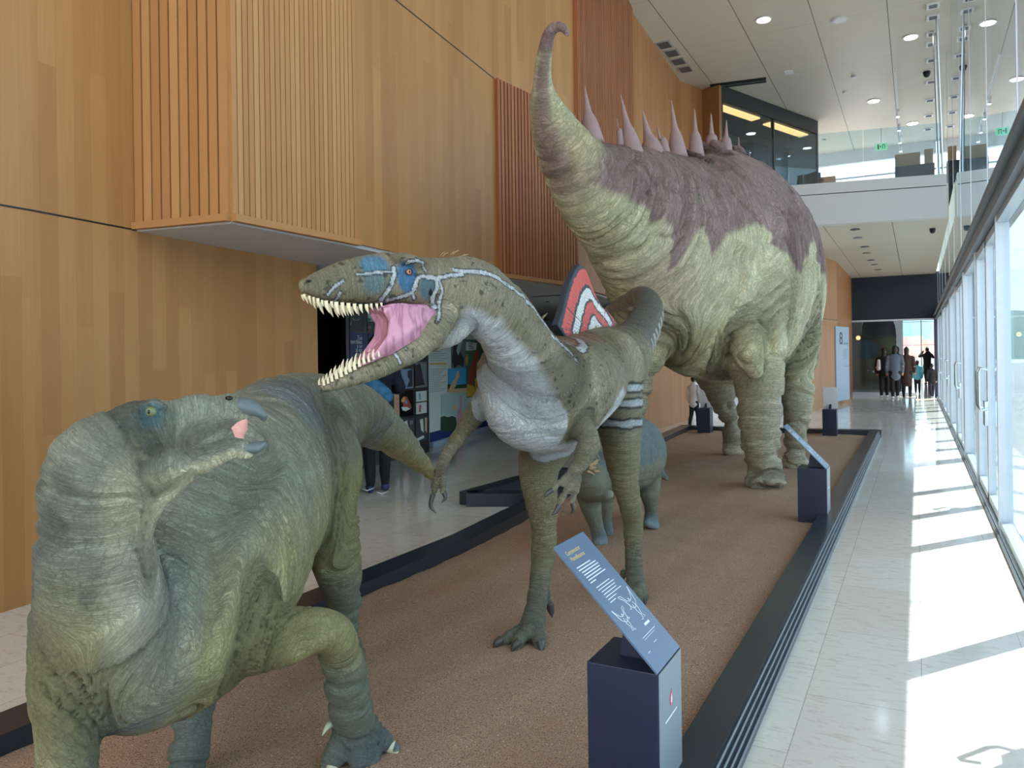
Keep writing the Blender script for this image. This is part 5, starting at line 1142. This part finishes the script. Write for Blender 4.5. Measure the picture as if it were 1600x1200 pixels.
# ------------------------------------------------------------------ FAR ROOM
b = MB(); P_ = W(1350, 545, 0); dd = 34.9
r_ = ray(1350, 545); P_ = CP+r_*(34.965/r_[1])
b = MB(); m_ = Matrix.Translation(tuple(P_)) @ Matrix.Rotation(PI/2, 4, 'X') @ Matrix.Diagonal((.6, .4, 1, 1)); bmesh.ops.create_cone(b.b, cap_ends=True, segments=40, radius1=1, radius2=1, depth=.06, matrix=m_)
tag(b.build('oval_mural', 'mural_blue'), 'dark blue oval underwater picture on the dim far room wall', 'picture')
r_ = ray(1341, 528); P_ = CP+r_*(34.2/r_[1]); b = MB(); b.ball(P_, .09, 14); wl = b.build('wall_lamp', 'case_light', smooth=True); tag(wl, 'small warm lamp glowing high in the dim far room', 'lamp')
b = MB(); b.cyl((P_[0], P_[1], (P_[2]+4.2)/2), .01, 4.2-P_[2], 8); b.build('lamp_cord', 'black', wl)
# town outside the end window
random.seed(9)
for k in range(12):
    rw, cl = divmod(k, 4); y = 100+26*rw+random.uniform(-4, 4); w_ = random.uniform(2.4, 3.0); x = .4+(cl-3+.5*(rw % 2))*6.6-rw*1.2; h = 1.1+rw*.9+random.uniform(-.3, .5)
    o_ = empty('town_house', (x, y, -.03), '', 'house', 'houses of the town outside the far window'); o_['label'] = 'terracotta-roofed house outside the far window, %s row, %s from the left' % (('nearest', 'middle', 'farthest')[rw], ('first', 'second', 'third', 'fourth', 'fifth', 'sixth')[cl])
    b = MB(); b.box(x-w_, x+w_, y-3, y+3, -.03, h); b.build('house_walls', 'house_wall', o_)
    b = MB(); b.prism([(x-w_-.3, y-3.4, h), (x-w_-.3, y+3.4, h), (x-w_-.3, y, h+1.1)], (2*w_+.6, 0, 0)); b.build('roof', 'roof_tile', o_)
bmh = bmesh.new(); rows = []
for j in range(13):
    rr = []
    for i in range(41):
        x = -160+i*10; y = 230+j*18; z = -.5+17*math.sin(PI*min(1, j/12*1.0))**.8*(.75+.25*math.sin(x*.02+1)+.06*math.sin(x*.11))
        rr.append(bmh.verts.new((x, y, z)))
    rows.append(rr)
for a, c in zip(rows, rows[1:]):
    for i in range(40): bmh.faces.new([a[i], a[i+1], c[i+1], c[i]])
me = bpy.data.meshes.new('hillside'); bmh.to_mesh(me); bmh.free(); ho = link('hillside', me, 'hill', smooth=True); tag(ho, kind='structure')
# ------------------------------------------------------------------ PEOPLE
def person(label, loc, face, h, top, pants, hair, shoes, coat_len=.82, arms=None, stride=.1, vox=.014, hairlen=.0, wide=1., skirt=None):
    r_ = empty('person', tuple(loc), label, 'person'); k = h/1.72
    ca, sa = math.cos(face), math.sin(face)         # face 0 : looks along +Y
    def T(p): x, y, z = p[0]*k, p[1]*k, p[2]*k; return [loc[0]+x*ca-y*sa, loc[1]+x*sa+y*ca, loc[2]+z]
    FW = (-sa, ca, 0)
    def ch(B_, nodes, up=FW, grow=0.): B_.chain([[*T(n), (n[3]+grow)*k, (n[4]+grow)*k] for n in nodes], up, n=4, seg=14)
    legs = [[(.085*s, .0, .86, .085, .095), (.09*s, s*stride*.45+.02, .48, .058, .062), (.085*s, s*stride-.01, .24, .05, .056), (.085*s, s*stride-.03, .09, .035, .042)] for s in (-1, 1)]
    feet = [[(.085*s, s*stride-.05, .045, .038, .035), (.09*s, s*stride+.06, .04, .043, .032), (.092*s, s*stride+.15, .03, .036, .022)] for s in (-1, 1)]
    torso = [(0, -.005, .84, .14*wide, .105), (0, 0, .98, .15*wide, .105), (0, .0, 1.15, .15*wide, .105), (0, -.005, 1.3, .175*wide, .11), (0, -.01, 1.4, .15*wide, .085), (0, 0, 1.46, .06, .06)]
    head = [(0, .005, 1.44, .05, .052), (0, .01, 1.5, .05, .055), (0, .02, 1.55, .064, .08), (0, .015, 1.61, .074, .094), (0, .005, 1.67, .06, .075)]
    if arms is None: arms = [[(.19, 0, 1.36), (.24, -.03, 1.1), (.23, .05, .87)], [(-.19, 0, 1.36), (-.24, -.03, 1.1), (-.23, .05, .87)]]
    up = Body()
    ch(up, torso); ch(up, head)
    ch(up, [(0, .105, 1.575, .012, .012), (0, .125, 1.56, .012, .014)])
    for s in (-1, 1): ch(up, [(.074*s, 0, 1.57, .01, .02), (.082*s, -.005, 1.585, .008, .02)])
    for L in legs+feet: ch(up, L)
    for A in arms:
        a, c, e_ = A; m1 = [(a[i]+c[i])/2 for i in range(3)]; m2 = [(c[i]+e_[i])/2 for i in range(3)]
        ch(up, [(*a, .055, .055), (*m1, .045, .045), (*c, .04, .04), (*m2, .036, .036), (*e_, .026, .028)], up=(0, 0, 1))
        d_ = np.array(e_)-np.array(c); d_ /= np.linalg.norm(d_); hp_ = np.array(e_)+d_*.05; ch(up, [(*e_, .026, .026), (*hp_, .04, .018)], up=(0, 0, 1))
        sdv = np.cross(d_, [0, 0, 1.]); sdv = sdv/np.linalg.norm(sdv) if np.linalg.norm(sdv) > .2 else np.array([0, 1., 0])
        for q in range(4):
            o2 = sdv*(q-1.5)*.02; ch(up, [(*(hp_+o2), .011, .011), (*(hp_+o2+d_*.045), .0095, .0095), (*(hp_+o2*1.05+d_*(.085-.006*abs(q-1.5))+np.array([0, .012, 0])), .008, .008)], up=(0, 0, 1))
        ch(up, [(*(np.array(e_)+d_*.02+sdv*.03), .012, .012), (*(hp_+sdv*.05+d_*.02), .01, .01)], up=(0, 0, 1))
    up.finish('body', max(.01, vox*.8), 'skin', r_, lambda D: full(D, (.5, .3, .2)), None, 1)
    tp = Body(); lo_ = coat_len
    tt = [n for n in torso if n[2] > lo_-.02]; tt = [(0, -.005, lo_, .158*wide, .125)]+tt[(1 if tt[0][2] < lo_+.08 else 0):]
    ch(tp, tt, grow=.016)
    for A in arms:
        a, c, e_ = A; m1 = [(a[i]+c[i])/2 for i in range(3)]
        ch(tp, [(*[a[0]*.8, a[1], a[2]+.005], .05, .05), (*a, .058, .058), (*m1, .05, .05), (*c, .046, .046), (*e_, .036, .036)], up=(0, 0, 1), grow=.012)
    tp.finish('jacket', vox, top, r_, lambda D: full(D, (.1, .1, .1)), lambda D: .008*k*(fnoise(D['co']*14/k, 2)-.5), 2)
    pt = Body(); ch(pt, [(0, -.005, .96, .14*wide, .11), (0, 0, .84, .135, .105)], grow=.006)
    for L in legs: ch(pt, L, grow=.012)
    pt.finish('trousers', vox, pants, r_, lambda D: full(D, (.1, .1, .1)), lambda D: .006*k*(fnoise(D['co']*14/k, 2)-.5), 2)
    for f in feet: sh = Body(); ch(sh, f, grow=.008); so = sh.finish('shoe', max(.008, vox*.7), shoes, r_, lambda D: full(D, (.1, .1, .1)), None, 1, minz=loc[2]+.002)
    hb = Body(); ch(hb, [(0, -.03, 1.56-hairlen, .05+.12*hairlen, .04+.1*hairlen), (0, -.03, 1.58, .07, .075), (0, -.018, 1.63, .078, .09), (0, -.012, 1.685, .066, .08), (0, -.01, 1.71, .04, .045)], grow=.004)
    hb.finish('hair', max(.009, vox*.8), hair, r_, lambda D: full(D, (.1, .1, .1)), lambda D: .006*(fnoise(D['co']*40, 2)-.5), 1)
    return r_
n1 = person('person in black, seen from behind, looking at the black display board', (-5.48, 7.05, .001), .75, 1.78, 'cloth_navy', 'cloth_black', 'hair_dark', 'shoe_blue', arms=[[(.19, 0, 1.36), (.27, .02, 1.12), (.16, .24, 1.13)], [(-.19, 0, 1.36), (-.27, .02, 1.12), (-.1, .24, 1.10)]], stride=.05, vox=.011)
# pale soles and side stroke on the shoes
for s_ in (W(578, 764, 8.62), W(601, 769, 8.6)):
    b = MB(); b.tube([s_+R*-.09, s_+R*-.03+Z*-.018, s_+R*.05+Z*.012], [.002, .008, .002], 6); b.build('shoe_stroke', 'shoe_white', n1)
jk = Body(); P_ = W(600, 612, 8.2)
jk.px([(572, 598, 8.45, 12, 9), (585, 604, 8.4, 14, 12), (600, 614, 8.35, 12, 11), (606, 622, 8.3, 8, 8)]); jk.px([(566, 604, 8.5, 9, 9), (578, 618, 8.42, 10, 9), (590, 632, 8.38, 7, 7)])
tag(jk.finish('blue_jacket', .012, 'cloth_blue', None, lambda D: full(D, (.1, .2, .3)), lambda D: .03*(fnoise(D['co']*18, 2)-.5), 2), 'bright blue padded jacket carried by the person in black', 'jacket')
person('person in a grey coat with white trainers walking away down the corridor', (-.66, 28.4, .001), .1, 1.72, 'cloth_grey', 'cloth_black', 'hair_dark', 'shoe_white', coat_len=.72, stride=.18, vox=.02, hairlen=.1)
person('dark-haired person with a white bag, left of the grey coat', (-1.0, 28.9, .001), .0, 1.66, 'cloth_black', 'cloth_black', 'hair_dark', 'shoe_white', stride=.1, vox=.02, hairlen=.2)
tb = Body(); tb.chain([[-1.16, 28.75, .98, .07, .16], [-1.15, 28.75, 1.25, .05, .12]], up=(0, 1, 0)); tag(tb.finish('shoulder_bag', .02, 'cloth_white', None, lambda D: full(D, (1, 1, 1)), None, 2), 'white cloth bag hanging from the dark-haired person', 'bag')
person('person in a long dark brown coat, right of the grey coat', (-.32, 29.3, .001), -.1, 1.68, 'cloth_brown', 'cloth_black', 'hair_dark', 'cloth_black', coat_len=.5, stride=.12, vox=.02, hairlen=.12)
person('small child in a teal jacket walking down the corridor', (.0, 32.0, .001), 0, 1.22, 'cloth_teal', 'cloth_black', 'hair_dark', 'cloth_black', stride=.06, vox=.018, hairlen=.1, wide=1.2)
person('person raising a camera before the far window', (.42, 41.5, .001), .2, 1.75, 'cloth_black', 'cloth_black', 'hair_dark', 'cloth_black', arms=[[(.19, 0, 1.36), (.28, .14, 1.25), (.12, .24, 1.52)], [(-.19, 0, 1.36), (-.3, .12, 1.3), (-.12, .24, 1.52)]], vox=.024)
person('child dressed in black at the right edge of the far opening', (.42, 29.0, .001), .3, 1.12, 'cloth_black', 'cloth_purple', 'hair_dark', 'shoe_white', stride=.14, vox=.018)
person('child in a white top beyond the sand bed, behind the left far plinth', (-4.12, 15.9, .001), -.4, 1.08, 'cloth_white', 'cloth_black', 'hair_dark', 'cloth_black', coat_len=.8, vox=.016)
# bright things seen between the legs of the big dinosaur
p = W(1224, 610, 18.5); sb = B('white_wall_board', 'board_white', p[0]-.6, p[0]+.6, p[1], p[1]+.06, .4, 2.1); tag(sb, 'white board on the wall seen between the big dinosaur\'s legs', 'display board')
